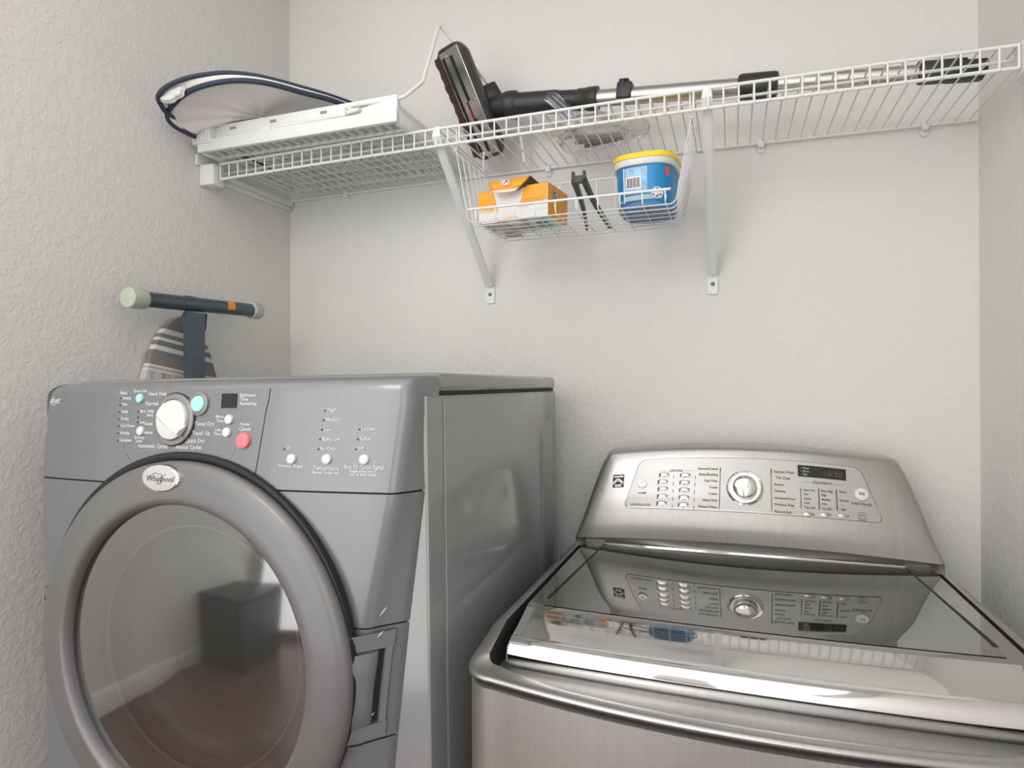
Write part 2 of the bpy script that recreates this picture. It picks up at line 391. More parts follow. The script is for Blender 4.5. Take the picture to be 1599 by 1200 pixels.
# control fascia with a rolled top edge
mb = MB(); rows = [dry_row(z) for z in (1.1605, 1.18, 1.2, 1.22, 1.24, 1.255, 1.267, 1.279, 1.289, 1.2965)]
for z, bk in ((1.302, .003), (1.306, .008), (1.3085, .016), (1.3095, .03)):
    rr = dry_row(z); rows.append([(x * (1 - bk * .35), min(y + bk, -.69), zz) for x, y, zz in rr])
mb.grid(rows); rr = rows[0]; n = len(rr)
mb.hole(-.006, .9245, .262); mb.add(rr + [(x, -.69, zz) for x, y, zz in rr], [(i, i + 1, n + i + 1, n + i) for i in range(n - 1)])
rr = rows[-1]; mb.add(list(rr) + [(x, -.66, zz) for x, y, zz in rr], [(i, i + 1, n + i + 1, n + i) for i in range(n - 1)])
fascia = mb.build('control_fascia', 'graphite', dryer, ang=50)
dry_piece('front_panel', [.986, 1.005, 1.025, 1.045, 1.065, 1.085, 1.105, 1.125, 1.145, 1.158])
dry_piece('latch_panel', [.834, .85, .87, .89, .91, .93, .95, .97, .9835])
dry_piece('lower_front_panel', [.05, .2, .33, .45, .6, .64, .66, .68, .70, .72, .74, .76, .78, .80, .815, .8315])
# black backing that shows in the seams
MB().grid([[(x * .995, y + .003, z) for x, y, z in dry_row(zz)] for zz in [.06, .3, .6] + [.64 + .02 * i for i in range(28)]]).hole(-.006, .9245, .262).build('seam_backing', 'black_gap', dryer, ang=50)
MB().bbox((-.343, -.7365, .0), (.343, -.10, 1.2835), .005).build('cabinet', 'cabinet', dryer)
MB().bbox((-.343, -.70, 1.286), (.343, -.098, 1.3145), .009, 3).build('top_panel', 'cabinet', dryer)
MB().box((-.338, -.70, 1.28), (.341, -.11, 1.288)).build('top_seam', 'black_gap', dryer)
side = MB().bbox((.3425, -.690, .03), (.3462, -.112, 1.280), .0022).build('side_panel', 'cabinet', dryer)
poly = [(-.228, .08), (-.140, .08), (-.140, 1.230), (-.150, 1.233), (-.218, 1.212), (-.228, 1.203)]
mtx = Matrix(((0, 0, 1, 0), (1, 0, 0, 0), (0, 1, 0, 0), (0, 0, 0, 1)))
mb = MB(); a = [Vector((.3455, y, z)) for y, z in poly]; b = [Vector((.3478, y + (.006 if y < -.2 else -.006), z - (.006 if z > .5 else -.006))) for y, z in poly]
mb.grid([a, b], closed_u=True); mb.add(b, [tuple(range(6))]); mb.build('embossed_field', 'cabinet', side, ang=10)

# round door: rubber ring, painted ring, badge, window, bowl behind the window
DM = Matrix.Translation((-.006, -.800, .9245)) @ Matrix.Rotation(PI / 2, 4, 'X')   # local Z -> out of the front (-Y)
MB().lathe([(.258, -.02), (.2755, -.012), (.2762, -.005), (.2745, -.002), (.270, -.001), (.264, -.004)], 96, DM @ Matrix.Translation((-.0025, .0075, 0))).build('door_gasket', 'black_rubber', dryer)
door = MB().lathe([(.256, -.02), (.2700, -.010), (.2722, .000), (.2720, .004), (.2705, .0075), (.267, .0105), (.258, .0140), (.246, .0160), (.232, .0182), (.223, .0190), (.2175, .0182), (.2135, .0155), (.2115, .0090), (.2105, .000), (.2105, -.012)], 128, DM).build('door', 'door_ring', dryer, ang=60)
MB().lathe([(.2112, .0045), (.17, .0075), (.12, .0105), (.06, .0122), (.001, .0128)], 96, DM).build('door_window', 'door_glass', door)
MB().lathe([(.2105, -.001), (.206, -.004), (.180, -.024), (.166, -.048), (.160, -.054), (.150, -.058), (.001, -.052)], 96, DM @ Matrix.Translation((.0, .0, 0))).build('door_bowl', mat('bowl_plastic', (.30, .29, .275), .35), door)
MB().lathe([(.1775, -.0225), (.1755, -.0215), (.1735, -.0245)], 96, DM).build('bowl_rim', mat('bowl_rim_plastic', (.50, .49, .47), .3), door)
# badge
bm_ = DM @ Matrix.Translation((-.020, .2490, .0155)) 
bd = MB().lathe([(1, -.004), (1, .002), (.96, .004), (.9, .0045)], 40, bm_ @ Matrix.Diagonal((.0345, .0190, 1, 1))).build('badge_rim', 'chrome', door)
MB().lathe([(.91, .003), (.90, .0046), (.6, .0052), (.001, .0055)], 40, bm_ @ Matrix.Diagonal((.0345, .0190, 1, 1))).build('badge', mat('badge_silver', (.66, .63, .62), .3, metal=.5), bd)
mb = MB(); bf = lambda u, v: bm_ @ Vector((u, v, .0058))
put_text(mb, 'Whirlpool', bf, 0, -.0005, .0118, 'CENTER', .45)
strip(mb, bf, [(-.018, .002), (-.008, .0075), (.004, .006), (.007, .0), (-.001, -.008), (-.004, -.006), (.004, .002), (.012, .0065)], .0007)
mb.build('badge_script', 'print_dark', bd)
# latch: recessed grip with an upright bar at the right of the door
def side_p(t, z, out=.0):       # t runs along the slanted right side face
    wf, wr, yr = interp(WF, z), interp(WR, z), interp(YR, z)
    xa, ya = wf + .004, dry_y(wf, z) + .009
    d = Vector((wr - xa, yr - ya, 0)); nrm = Vector((-d.y, d.x, 0)).normalized() * -1
    if nrm.x < 0 and nrm.y > 0: nrm = -nrm
    nrm = Vector((d.y, -d.x, 0)).normalized()
    if nrm.x < 0: nrm = -nrm
    return Vector((xa + d.x * t, ya + d.y * t, z)) + nrm * out
hz0, hz1 = .860, .955
mb = MB(); zs = [hz0 + (hz1 - hz0) * i / 6 for i in range(7)]
mb.grid([[side_p(-.55, z, .0012), side_p(0.0, z, .0012), side_p(.38, z, .0012)] for z in zs])
pk = mb.build('latch_pocket', 'black_gap', dryer)
mb = MB(); mb.grid([[side_p(.36, z, .0010), side_p(.40, z, .0035), side_p(.56, z, .0040), side_p(.62, z, .0008)] for z in [hz0 - .012, hz0 - .006] + zs + [hz1 + .006, hz1 + .012]])
mb.build('latch_frame', 'graphite', dryer)
mb = MB(); prof = [(-.72, .001), (-.70, .009), (-.55, .0125), (-.15, .0125), (.06, .0105), (.16, .007), (.17, .001)]
rows = [[side_p(t, z, o_ * (1 if 0 < i < 6 else .7)) for t, o_ in prof] for i, z in enumerate(zs)]
mb.grid(rows, cap=True); mb.build('latch_handle', 'graphite', dryer, ang=50)
for (a, b) in ((hz1 + .002, hz1 + .024), (hz0 - .022, hz0 - .002)):
    mb = MB(); mb.grid([[side_p(t, z, o_) for t, o_ in ((-.75, .0005), (-.72, .0045), (.0, .0045), (.36, .0042), (.60, .004), (.66, .0005))] for z in (a, a + .003, b - .003, b)])
    mb.build('latch_bracket', 'graphite', dryer)
mb = MB(); mb.grid([[(-.3435, -.74, z), (-.3405, -.752, z), (-.326, -.772, z), (-.305, -.785, z)] for z in (.86, .90, .95, .966)])
mb.build('hinge_cover', 'grey_plastic', dryer)
mb = MB(); mb.grid([[(-.3455, -.715, z), (-.3435, -.748, z), (-.3365, -.7585, z)] for z in (.87, .91, .955)])
mb.build('hinge_slot', 'black_gap', dryer)

# dial, buttons, display and print on the fascia
dfn = lambda u, v: Vector((u, dry_y(u, v) - .0007, v))
df3 = lambda u, v, h: Vector((u, dry_y(u, v) - h, v - h * .1))
KX, KZ = -.0350, 1.2535
bez = mat('dial_bezel_grey', (.25, .242, .23), .38, metal=.3)
mb = MB(); rows = []
for rr, hh in ((.0372, -.001), (.0368, .0035), (.0355, .0045), (.0300, .0045), (.029, .002)): rows.append([df3(KX + rr * math.cos(2 * PI * j / 48), KZ + rr * math.sin(2 * PI * j / 48), hh) for j in range(48)])
mb.grid(rows, closed_u=True); rows = []
for rr, hh in ((.0172, -.001), (.0168, .003), (.0155, .0038), (.0125, .0038), (.012, .002)): rows.append([df3(.0085 + rr * math.cos(2 * PI * j / 32), 1.2758 + rr * math.sin(2 * PI * j / 32), hh) for j in range(32)])
mb.grid(rows, closed_u=True); mb.add([df3(KX + .03 * math.cos(2 * PI * j / 40), KZ + .03 * math.sin(2 * PI * j / 40), .0022) for j in range(40)], [tuple(range(40))])
mb.add([df3(.0085 + .0126 * math.cos(2 * PI * j / 24), 1.2758 + .0126 * math.sin(2 * PI * j / 24), .0018) for j in range(24)], [tuple(range(24))])
mb.build('dial_bezel', bez, dryer)
mb = MB(); ring(mb, lambda u, v: df3(u, v, .0012), KX, KZ, .037, .0385, 40); mb.build('bezel_shadow_gap', 'black_gap', dryer)
mb = MB(); rows = []
for rr, hh in ((.0280, .002), (.0280, .0065), (.0272, .0085), (.024, .0098), (.012, .0104), (.0005, .0105)): rows.append([df3(KX + rr * math.cos(2 * PI * j / 48), KZ + rr * math.sin(2 * PI * j / 48), hh) for j in range(48)])
mb.grid(rows, closed_u=True); dial = mb.build('dial', 'white_plastic', dryer)
ca, sa = math.cos(math.radians(-33)), math.sin(math.radians(-33))
mb = MB(); rows = []
for a, hw, hh in ((-.0270, .010, .0098), (-.020, .0098, .0140), (.0, .0092, .0160), (.020, .0086, .0168), (.0285, .0070, .0160), (.0295, .0066, .0065)):
    rows.append([df3(KX + a * ca - b * sa, KZ + a * sa + b * ca, h) for b, h in ((-hw * 1.35, .0070), (-hw * .55, hh), (hw * .2, hh), (hw * 1.2, .0070))])
mb.grid(rows, cap=True); mb.build('dial_grip', 'white_plastic', dial, ang=30)
mb = MB(); dome(mb, df3, .0085, 1.2758, .0118, .006, 24); mb.build('start_button', 'teal_plastic', dryer, label='teal start button')
mb = MB(); dome(mb, df3, -.1062, 1.2842, .0062, .004, 20, .0066); mb.build('light_button', 'teal_plastic', dryer, label='small teal button')
mb = MB(); dome(mb, df3, .089, 1.225, .0108, .005, 24); mb.build('cancel_button', 'red_plastic', dryer, label='pinkish red cancel button')
for u, v in ((-.0997, 1.2363), (.0627, 1.2537), (.0602, 1.2361), (.1667, 1.2017), (.2191, 1.2022), (.2725, 1.2025)):
    mb = MB(); dome(mb, df3, u, v, .0066, .004, 20); mb.build('button', 'white_plastic', dryer)
mb = MB(); mb.grid([[df3(u, v, .001) for u in (.0475, .06, .0735)] for v in (1.2695, 1.2895)]); mb.build('display', 'dark_screen', dryer)
DRY_TEXT = [
('Status', -0.1499, 1.2922, 'LEFT', 0.0068), ('Sensing', -0.1435, 1.2844, 'LEFT', 0.0062), ('Wet', -0.1437, 1.2748, 'LEFT', 0.0062), ('Damp', -0.1439, 1.2643, 'LEFT', 0.0062), ('Drying', -0.1434, 1.2538, 'LEFT', 0.0062), ('Cool Down', -0.1429, 1.2433, 'LEFT', 0.0062), ('Wrinkle', -0.143, 1.2324, 'LEFT', 0.0062), ('Complete', -0.1425, 1.222, 'LEFT', 0.0062), ('Drum Light', -0.1066, 1.2946, 'CENTER', 0.0058), ('More', -0.1047, 1.2648, 'LEFT', 0.006), ('Less', -0.1037, 1.2489, 'LEFT', 0.006), ('Dryness', -0.1013, 1.2264, 'CENTER', 0.006), ('Level', -0.1014, 1.2213, 'CENTER', 0.006), ('Heavy Duty', -0.0533, 1.2901, 'RIGHT', 0.0075), ('Normal', -0.0677, 1.276, 'RIGHT', 0.0085), ('Bulky', -0.0751, 1.2649, 'RIGHT', 0.0060), ('Items', -0.0765, 1.2593, 'RIGHT', 0.0060), ('Casual', -0.0768, 1.2468, 'RIGHT', 0.0062), ('Delicate', -0.0755, 1.2339, 'RIGHT', 0.0058), ('Automatic Cycles', -0.0736, 1.2144, 'CENTER', 0.0082), ('Timed Dry', 0.0375, 1.247, 'RIGHT', 0.0078), ('Touch Up', 0.0315, 1.234, 'RIGHT', 0.0078), ('Quick Dry', 0.0222, 1.2231, 'RIGHT', 0.0078), ('Manual Cycles', -0.0055, 1.2142, 'CENTER', 0.0082), ('Estimated', 0.0785, 1.2868, 'LEFT', 0.0066), ('Time', 0.079, 1.2811, 'LEFT', 0.0066), ('Remaining', 0.0793, 1.2752, 'LEFT', 0.0066), ('More', 0.0531, 1.2573, 'RIGHT', 0.0062), ('Time', 0.0535, 1.2514, 'RIGHT', 0.0062), ('Less', 0.0503, 1.2391, 'RIGHT', 0.0062), ('Time', 0.0506, 1.2333, 'RIGHT', 0.0062), ('Power', 0.0895, 1.2469, 'CENTER', 0.0064), ('Cancel', 0.0899, 1.2405, 'CENTER', 0.0074), ('On', 0.1574, 1.2164, 'LEFT', 0.0062), ('Wrinkle Shield', 0.1653, 1.192, 'CENTER', 0.0064), ('High', 0.2167, 1.2661, 'LEFT', 0.0068), ('Medium', 0.215, 1.2534, 'LEFT', 0.0066), ('Low', 0.2124, 1.2404, 'LEFT', 0.0066), ('Extra Low', 0.2107, 1.2279, 'LEFT', 0.0064), ('Air Only', 0.2081, 1.2153, 'LEFT', 0.0066), ('Temperature', 0.2184, 1.1901, 'CENTER', 0.007), ('Manual Cycles only', 0.2182, 1.1844, 'CENTER', 0.0052), ('Louder', 0.2667, 1.2414, 'LEFT', 0.0066), ('Softer', 0.265, 1.2286, 'LEFT', 0.0066), ('Off', 0.2629, 1.2163, 'LEFT', 0.0062), ('End Of Cycle Signal', 0.272, 1.1923, 'CENTER', 0.007), ('Beeps at the end of', 0.271, 1.187, 'CENTER', 0.0046), ('auto & timed cycles', 0.2711, 1.1829, 'CENTER', 0.0046)]
mb = MB()
for t, u, v, al, sz in DRY_TEXT: put_text(mb, t, dfn, u, v, sz, al, 0, .00018)
put_text(mb, 'duet', dfn, -.3065, 1.2815, .0145, 'CENTER', .3, .0003)
strip(mb, dfn, [(-.3155, 1.2765), (-.3105, 1.2735), (-.3015, 1.2755)], .0010)
mb.build('panel_print', 'print_white', dryer, kind='stuff')
mb = MB()
for ln in ([(-.1129, 1.2662), (-.1068, 1.211), (-.1023, 1.2055), (-.0497, 1.2122)], [(-.0375, 1.2124), (.0238, 1.2065), (.0599, 1.1993), (.0694, 1.2021), (.0741, 1.2109), (.082, 1.2617)]):
    strip(mb, dfn, [tuple(p)[:2] for p in fillet([(a, b, 0) for a, b in ln], .008, 4)], .0007)
mb.build('panel_outline', mat('outline_grey', (.34, .34, .34), .5), dryer, kind='stuff')
mb = MB(); strip(mb, dfn, [(.1271, 1.296), (.1255, 1.280), (.1224, 1.2668), (.115, 1.2107), (.1102, 1.1764), (.108, 1.162)], .0009); mb.build('fascia_seam', 'black_gap', dryer)
DRY_DOTS = [(-0.1469, 1.2844), (-0.1478, 1.2739), (-0.148, 1.2633), (-0.1488, 1.2528), (-0.1476, 1.2423), (-0.1478, 1.2318), (-0.1472, 1.2209), (-0.1073, 1.2644), (-0.1078, 1.2564), (-0.1076, 1.2484), (0.1541, 1.2142), (0.2129, 1.2652), (0.2113, 1.2526), (0.2096, 1.24), (0.2074, 1.2274), (0.2058, 1.2145), (0.2635, 1.2406), (0.2619, 1.2278), (0.2598, 1.215)]
for p in DRY_DOTS:
    mb = MB(); disc(mb, dfn, *p, .0013, 10); mb.build('indicator_light', 'print_black', dryer)
scuff = mat('red_scuff', (.42, .14, .14), .6)
for ln in ([(-.128, 1.203), (-.122, 1.196), (-.117, 1.190)], [(-.137, 1.216), (-.131, 1.211)], [(-.058, 1.2985), (-.047, 1.3005)], [(-.18, 1.199), (-.177, 1.195)]):
    mb = MB(); strip(mb, dfn, ln, .0011); mb.build('scuff_mark', scuff, dryer)
for u, v, k in ((.272, .998, 1.), (.274, .972, .7), (.279, .866, .6)):
    mb = MB(); o_ = .0055 if v < .98 else .001
    mb.add([side_p(.05 + du, v + dv, o_) for du, dv in ((0, 0), (.12, .006 * k), (.2, .013 * k), (.08, .009 * k))], [(0, 1, 2, 3)]); mb.build('paint_chip', 'white_plastic', dryer)

# ------------------------------------------------------------------ washer
washer = thing('washer', 'stainless top-loading washing machine with a mirror-like grey lid, standing to the right of the dryer', 'washer', W_ORG)
def wash_outline(ins, zs, zf):
    W_ = .350 - ins; rc = max(.012, .042 - ins); pts = []
    yf = lambda x: -.784 + .045 * min(1.15, abs(x) / .343) ** 2 + ins * 1.0
    ys = yf(W_ - rc) + rc
    for i in range(10): pts.append((-W_, -.062 + (ys + .062) * i / 10))
    for i in range(1, 8):
        a = PI + PI / 2 * i / 8; pts.append((-W_ + rc + rc * math.cos(a), ys + rc * math.sin(a)))
    for i in range(25):
        x = -(W_ - rc) + 2 * (W_ - rc) * i / 24; pts.append((x, yf(x)))
    for i in range(1, 8):
        a = 1.5 * PI + PI / 2 * i / 8; pts.append((W_ - rc + rc * math.cos(a), ys + rc * math.sin(a)))
    for i in range(9, -1, -1): pts.append((W_, -.062 + (ys + .062) * i / 10))
    out = []
    for x, y in pts:
        k = smooth(-.615, -.70, y) if False else smooth(.672, .742, -y)
        out.append((x, y, zs * (1 - k) + zf * k))
    return out
MB().grid([wash_outline(.004, z, z) for z in (.03, .3, .6, .85, .918)] + [wash_outline(.012, .922, .922)], cap=True).build('front_shell', 'steel_front', washer, ang=50)
MB().grid([wash_outline(.008, z, z) for z in (.917, .930)]).build('shell_seam', 'black_gap', washer)
TOPR = [(.003, .9265, .9265), (.0005, .9285, .928), (.0, .932, .9295), (.0, .940, .9315), (.0022, .950, .9340), (.007, .9585, .9348), (.014, .9650, .9345), (.022, .9675, .9330), (.0275, .9675, .9305)]
deck = MB().grid([wash_outline(*r) for r in TOPR]).build('top_cover', 'steel', washer, ang=45)
MB().grid([wash_outline(*r) for r in ((.0275, .9674, .9304), (.0285, .9655, .9270), (.0300, .950, .912), (.033, .930, .888))]).build('lid_gap_shade', 'black_gap', washer)  # inner rim coloured black to stand for the shade under the lid bar
MB().add(wash_outline(.0325, .89, .888), [tuple(range(len(wash_outline(0, 0, 0))))]).build('lid_well', 'black_gap', washer)  # well floor blackened too, shade put into its colour
# lid: flat field, concave scoop at the front, chrome bar
LW = .3075
def lid_bow(x): return .012 * (x / LW) ** 2
prof = [(-.197, .957), (-.197, .9725), (-.200, .9755), (-.40, .9755), (-.590, .9752), (-.600, .9747), (-.6085, .9722)]
def lid_row(y, z, n=24, wd=LW): return [(-wd + 2 * wd * i / n, y + (lid_bow(-wd + 2 * wd * i / n) if y < -.5 else 0), z) for i in range(n + 1)]
mb = MB(); mb.grid([lid_row(y, z) for y, z in prof])
for sx in (-1, 1): mb.add([(sx * LW, y + (lid_bow(LW) if y < -.5 else 0), z) for y, z in prof] + [(sx * LW, -.598, .945), (sx * LW, -.197, .945)], [tuple(range(len(prof) + 2)) if sx > 0 else tuple(reversed(range(len(prof) + 2)))])
lid = mb.build('lid', 'steel_dark', washer, ang=30)
# dark glass field with grooves left and right and a bright strip behind
gl = [(-.266, -.206), (.266, -.206), (.285, -.556), (.291, -.600), (-.291, -.600), (-.283, -.556)]
mb = MB(); n = 12
def gx(y): return .266 + (.285 - .266) * min(1, (-y - .206) / .35)
rows = []
for y in (-.206, -.3, -.4, -.5, -.556, -.58, -.598): rows.append([(-gx(y) + 2 * gx(y) * i / n, y + (lid_bow(-gx(y) + 2 * gx(y) * i / n) if y < -.5 else 0), .9762 - (.0005 if y < -.56 else 0)) for i in range(n + 1)])
mb.grid(rows); mb.build('lid_glass', 'glass_lid', lid)
for sx in (-1, 1):
    mb = MB(); mb.add([(sx * .2645, -.205, .9764), (sx * .2672, -.205, .9764), (sx * .2878, -.556, .9764), (sx * .2815, -.556, .9764)], [(0, 1, 2, 3)]); mb.build('lid_groove', 'black_gap', lid)
MB().bbox((-.268, -.2065, .974), (.268, -.2025, .9785), .0012).build('lid_back_strip', 'chrome', lid)
scoop = [(-.6085, .9722), (-.6195, .9679), (-.6315, .9640), (-.6445, .9604), (-.6595, .9572), (-.674, .9548)]
mb = MB(); mb.grid([lid_row(y, z, 24, LW - .012) for y, z in scoop]); mb.build('grip_scoop', 'mirror_steel', lid, ang=60)
for sx in (-1, 1):
    mb = MB(); xx = sx * (LW - .012); xo = sx * (LW + .0)
    e = [(x, y + lid_bow(x), z) for x in (xx, xo) for y, z in ((-.606, .973), (-.622, .9680), (-.650, .9600), (-.676, .955), (-.695, .9480), (-.699, .930))]
    mb.grid([e[:6], e[6:]]); mb.add(e[:6] + [(xx, -.61, .945)], [tuple(range(7))]); mb.add(e[6:] + [(xo, -.61, .945)], [tuple(range(7))]); mb.build('lid_end_cap', 'grey_plastic', lid)
mb = MB(); LB = LW - .004
pts = [(-LB + 2 * LB * i / 32) for i in range(33)]
rr = [(.0, -.668, .0)]
ringp = [(-.671, .9540), (-.675, .9575), (-.683, .9590), (-.692, .9572), (-.7000, .9505), (-.7035, .9420), (-.7025, .9330), (-.697, .9245), (-.687, .9200), (-.677, .9230), (-.670, .937)]
rows = [[(x, y + lid_bow(x), z) for y, z in ringp] for x in pts]
mb.grid(rows, closed_u=True, cap=True); mb.build('lid_handle', 'chrome', lid, ang=70, label='chrome bar along the front edge of the lid')
# console
nx = 28
def con_row(z0, back=-.055):
    wd = interp(CON_W, z0); r = []
    r += [(-wd, back, z0), (-wd, -.10 if z0 > 1.0 else -.14, z0)]
    p = con_p(-wd + .012, z0); r += [(-wd + .0012, p[1] + .010, p[2]), (-wd + .005, p[1] + .003, p[2])]
    r += [con_p(-wd + .012 + 2 * (wd - .012) * i / nx, z0) for i in range(nx + 1)]
    p = con_p(wd - .012, z0); r += [(wd - .005, p[1] + .003, p[2]), (wd - .0012, p[1] + .010, p[2])]
    r += [(wd, -.10 if z0 > 1.0 else -.14, z0), (wd, back, z0)]
    return r
zs = [.985, .988, .992, .997, 1.003, 1.012, 1.022, 1.035, 1.05, 1.07, 1.09, 1.11, 1.13, 1.145]
rows = [con_row(z) for z in zs]
def con_top(ins, up):
    r0 = con_row(1.145); o_ = []
    for i, (x, y, z) in enumerate(r0):
        o_.append((x * (1 - ins * .9), min(-.056, y + ins * .35), z + up) if y < -.057 else (x * (1 - ins * .9), y, z + up))
    return o_
for ins, up_ in ((.010, .010), (.022, .0165), (.045, .021), (.09, .0235), (.16, .024)): rows.append(con_top(ins, up_ * .55))
mb = MB(); mb.grid(rows); r = rows[-1]; n = len(r)
mb.add(list(r) + [(x, -.055, z) for x, y, z in r], [(i, i + 1, n + i + 1, n + i) for i in range(n - 1)])
r = rows[0]; mb.add(list(r) + [(x, -.055, z) for x, y, z in r], [(i, i + 1, n + i + 1, n + i) for i in range(n - 1)])
mb.add([(-.25, -.0552, 1.0), (.25, -.0552, 1.0), (.25, -.0552, 1.14), (-.25, -.0552, 1.14)], [(0, 1, 2, 3)])
console = mb.build('console', 'steel', washer, ang=50)
r0_ = con_row(.985)
low = lambda dy, zz: [(x * .999, (min(y + dy, -.1985) if y < -.19 else y + .002), zz(z)) for x, y, z in r0_]
MB().grid([[(x, y + .0012, z) for x, y, z in r0_], low(.010, lambda z: z - .006), low(.014, lambda z: .972), low(.014, lambda z: .9662)]).build('console_plinth', 'plinth', washer, ang=60)
CON_W0 = [(.985, .329), (1.0, .324), (1.02, .316), (1.06, .300), (1.10, .286), (1.135, .273), (1.155, .264), (1.17, .257)]
def con_c(u, v):            # control coordinates -> point on the console front
    q = 1 - min(1, (u / interp(CON_W0, v)) ** 2); zt = v + (.004 + .020 * max(0, min(1, (v - .985) / .17))) * q; z0 = v
    for _ in range(5): z0 += zt - con_p(u, z0)[2]
    return Vector(con_p(u, z0))
cfn = lambda u, v: con_c(u, v) + Vector((0, -.0016, .0007))
cf3 = lambda u, v, h: con_c(u, v) + Vector((0, -.93 * h, .37 * h))
def inlay(l0, l1, r0, r1, v0, v1, rad, out, name, m, par):
    mb = MB(); rows = []; nv = 22
    for i in range(nv + 1):
        k = i / nv; k = .5 - .5 * math.cos(PI * k); v = v0 + (v1 - v0) * k
        e = 0.
        for q in (v - v0, v1 - v):
            if q < rad: e = rad - math.sqrt(max(0, rad * rad - (rad - q) ** 2))
        f = (v - v0) / (v1 - v0); L = l0 + (l1 - l0) * f + e; R = r0 + (r1 - r0) * f - e
        rows.append([cf3(L + (R - L) * j / 24, v, out) for j in range(25)])
    mb.grid(rows); return mb.build(name, m, par)
inlay(-.2350, -.2045, .2425, .2085, 1.0395, 1.1305, .012, .0004, 'inlay_groove', 'print_dark', console)
pan = inlay(-.2336, -.2033, .2411, .2073, 1.0408, 1.1298, .012, .0009, 'control_inlay', 'steel_panel', console)
inlay(-.228, -.227, .236, .2355, 1.0402, 1.0416, .0006, .0013, 'inlay_edge', 'satin_silver', console)
# knob
CKX, CKZ = .0027, 1.0792
def con_lathe(name, prof, u, v, m, par, n=40):
    c = con_c(u, v); nn = Vector((0, -.93, .37)); a = Vector((1, 0, 0)); b = nn.cross(a) * -1
    b = Vector((0, .37, .93))
    mb = MB(); mb.grid([[c + a * (r * math.cos(2 * PI * j / n)) + b * (r * math.sin(2 * PI * j / n)) + nn * h for j in range(n)] for r, h in prof], closed_u=True)
    return mb.build(name, m, par)
con_lathe('knob_ring', [(.0350, .0), (.0345, .003), (.0325, .0042), (.0300, .0030), (.0285, .0022), (.027, .0025)], CKX, CKZ, 'chrome', console)
con_lathe('knob_plate', [(.029, .0024), (.001, .0026)], CKX, CKZ, 'satin_silver', console)
kn = con_lathe('knob', [(.0225, .002), (.0225, .014), (.0218, .0165), (.0205, .0175)], CKX, CKZ, 'satin_silver', console)
con_lathe('knob_cap', [(.0206, .0172), (.018, .0188), (.012, .0205), (.006, .0212), (.0005, .0214)], CKX, CKZ, 'chrome', kn)
con_lathe('power_button', [(.0092, .0), (.0092, .0035), (.0084, .0045), (.0066, .0042), (.0062, .0030), (.003, .0034), (.0005, .0036)], -.1978, 1.0843, 'chrome', console)
sb = con_lathe('start_button', [(.0122, .0), (.0120, .004), (.0110, .0056), (.007, .0064), (.0005, .0068)], .2078, 1.0837, 'white_plastic', console)
mb = MB(); sf = lambda u, v: cf3(u, v, .0075)
mb.add([sf(.2035, 1.0868), sf(.2075, 1.0840), sf(.2035, 1.0812)], [(0, 1, 2)]); rect(mb, sf, .2085, .2095, 1.0812, 1.0868); rect(mb, sf, .2108, .2118, 1.0812, 1.0868); mb.build('start_symbol', 'print_dark', sb)
mb = MB(); pf = lambda u, v: cf3(u, v, .0042); ring(mb, pf, -.1978, 1.0843, .0024, .0030, 20); rect(mb, pf, -.1981, -.1975, 1.0848, 1.0880); mb.build('power_symbol', 'print_dark', console)
for u, v in [(-0.1538, 1.099), (-0.156, 1.0867), (-0.1555, 1.0739), (-0.1564, 1.0606), (-0.1571, 1.0482), (-0.1114, 1.0981), (-0.1124, 1.085), (-0.1128, 1.072), (-0.1131, 1.0592), (-0.114, 1.0466)]:
    mb = MB(); rows = []
    for k, (dv, h) in enumerate(((-.0045, .0008), (-.002, .0026), (.0005, .0036), (.0022, .0030), (.0028, .0008))):
        rows.append([cf3(u + (-.0105 + .021 * j / 8), v + dv + .0018 * (1 - (2 * j / 8 - 1) ** 2) * (1 if k > 2 else .4), .0008 + (h - .0008) * (1 - (2 * j / 8 - 1) ** 4)) for j in range(9)])
    mb.grid(rows); ob = mb.build('option_button', 'satin_silver', console)
    mb = MB(); strip(mb, lambda a, b: cf3(a, b, .0016), [(u - .0105 + .021 * j / 6, v + .0022 + .0022 * (1 - (2 * j / 6 - 1) ** 2)) for j in range(7)], .0016); mb.build('option_label', 'print_grey', ob)
for u, v in [(-0.1343, 1.0965), (-0.1346, 1.0838), (-0.1349, 1.0706), (-0.1351, 1.057), (-0.1353, 1.0449), (-0.0918, 1.0953), (-0.0923, 1.0824), (-0.0927, 1.0696), (-0.0931, 1.0564), (-0.0934, 1.0435)]:
    mb = MB(); rect(mb, cfn, u - .0006, u + .0006, v - .0028, v + .0028); mb.build('option_light', 'print_grey', console)
for u, v in ((.1148, 1.044), (.1445, 1.0452), (.175, 1.0461)):
    mb = MB(); dome(mb, cf3, u, v, .0095, .0030, 20, .0036); mb.build('setting_button', 'satin_silver', console)
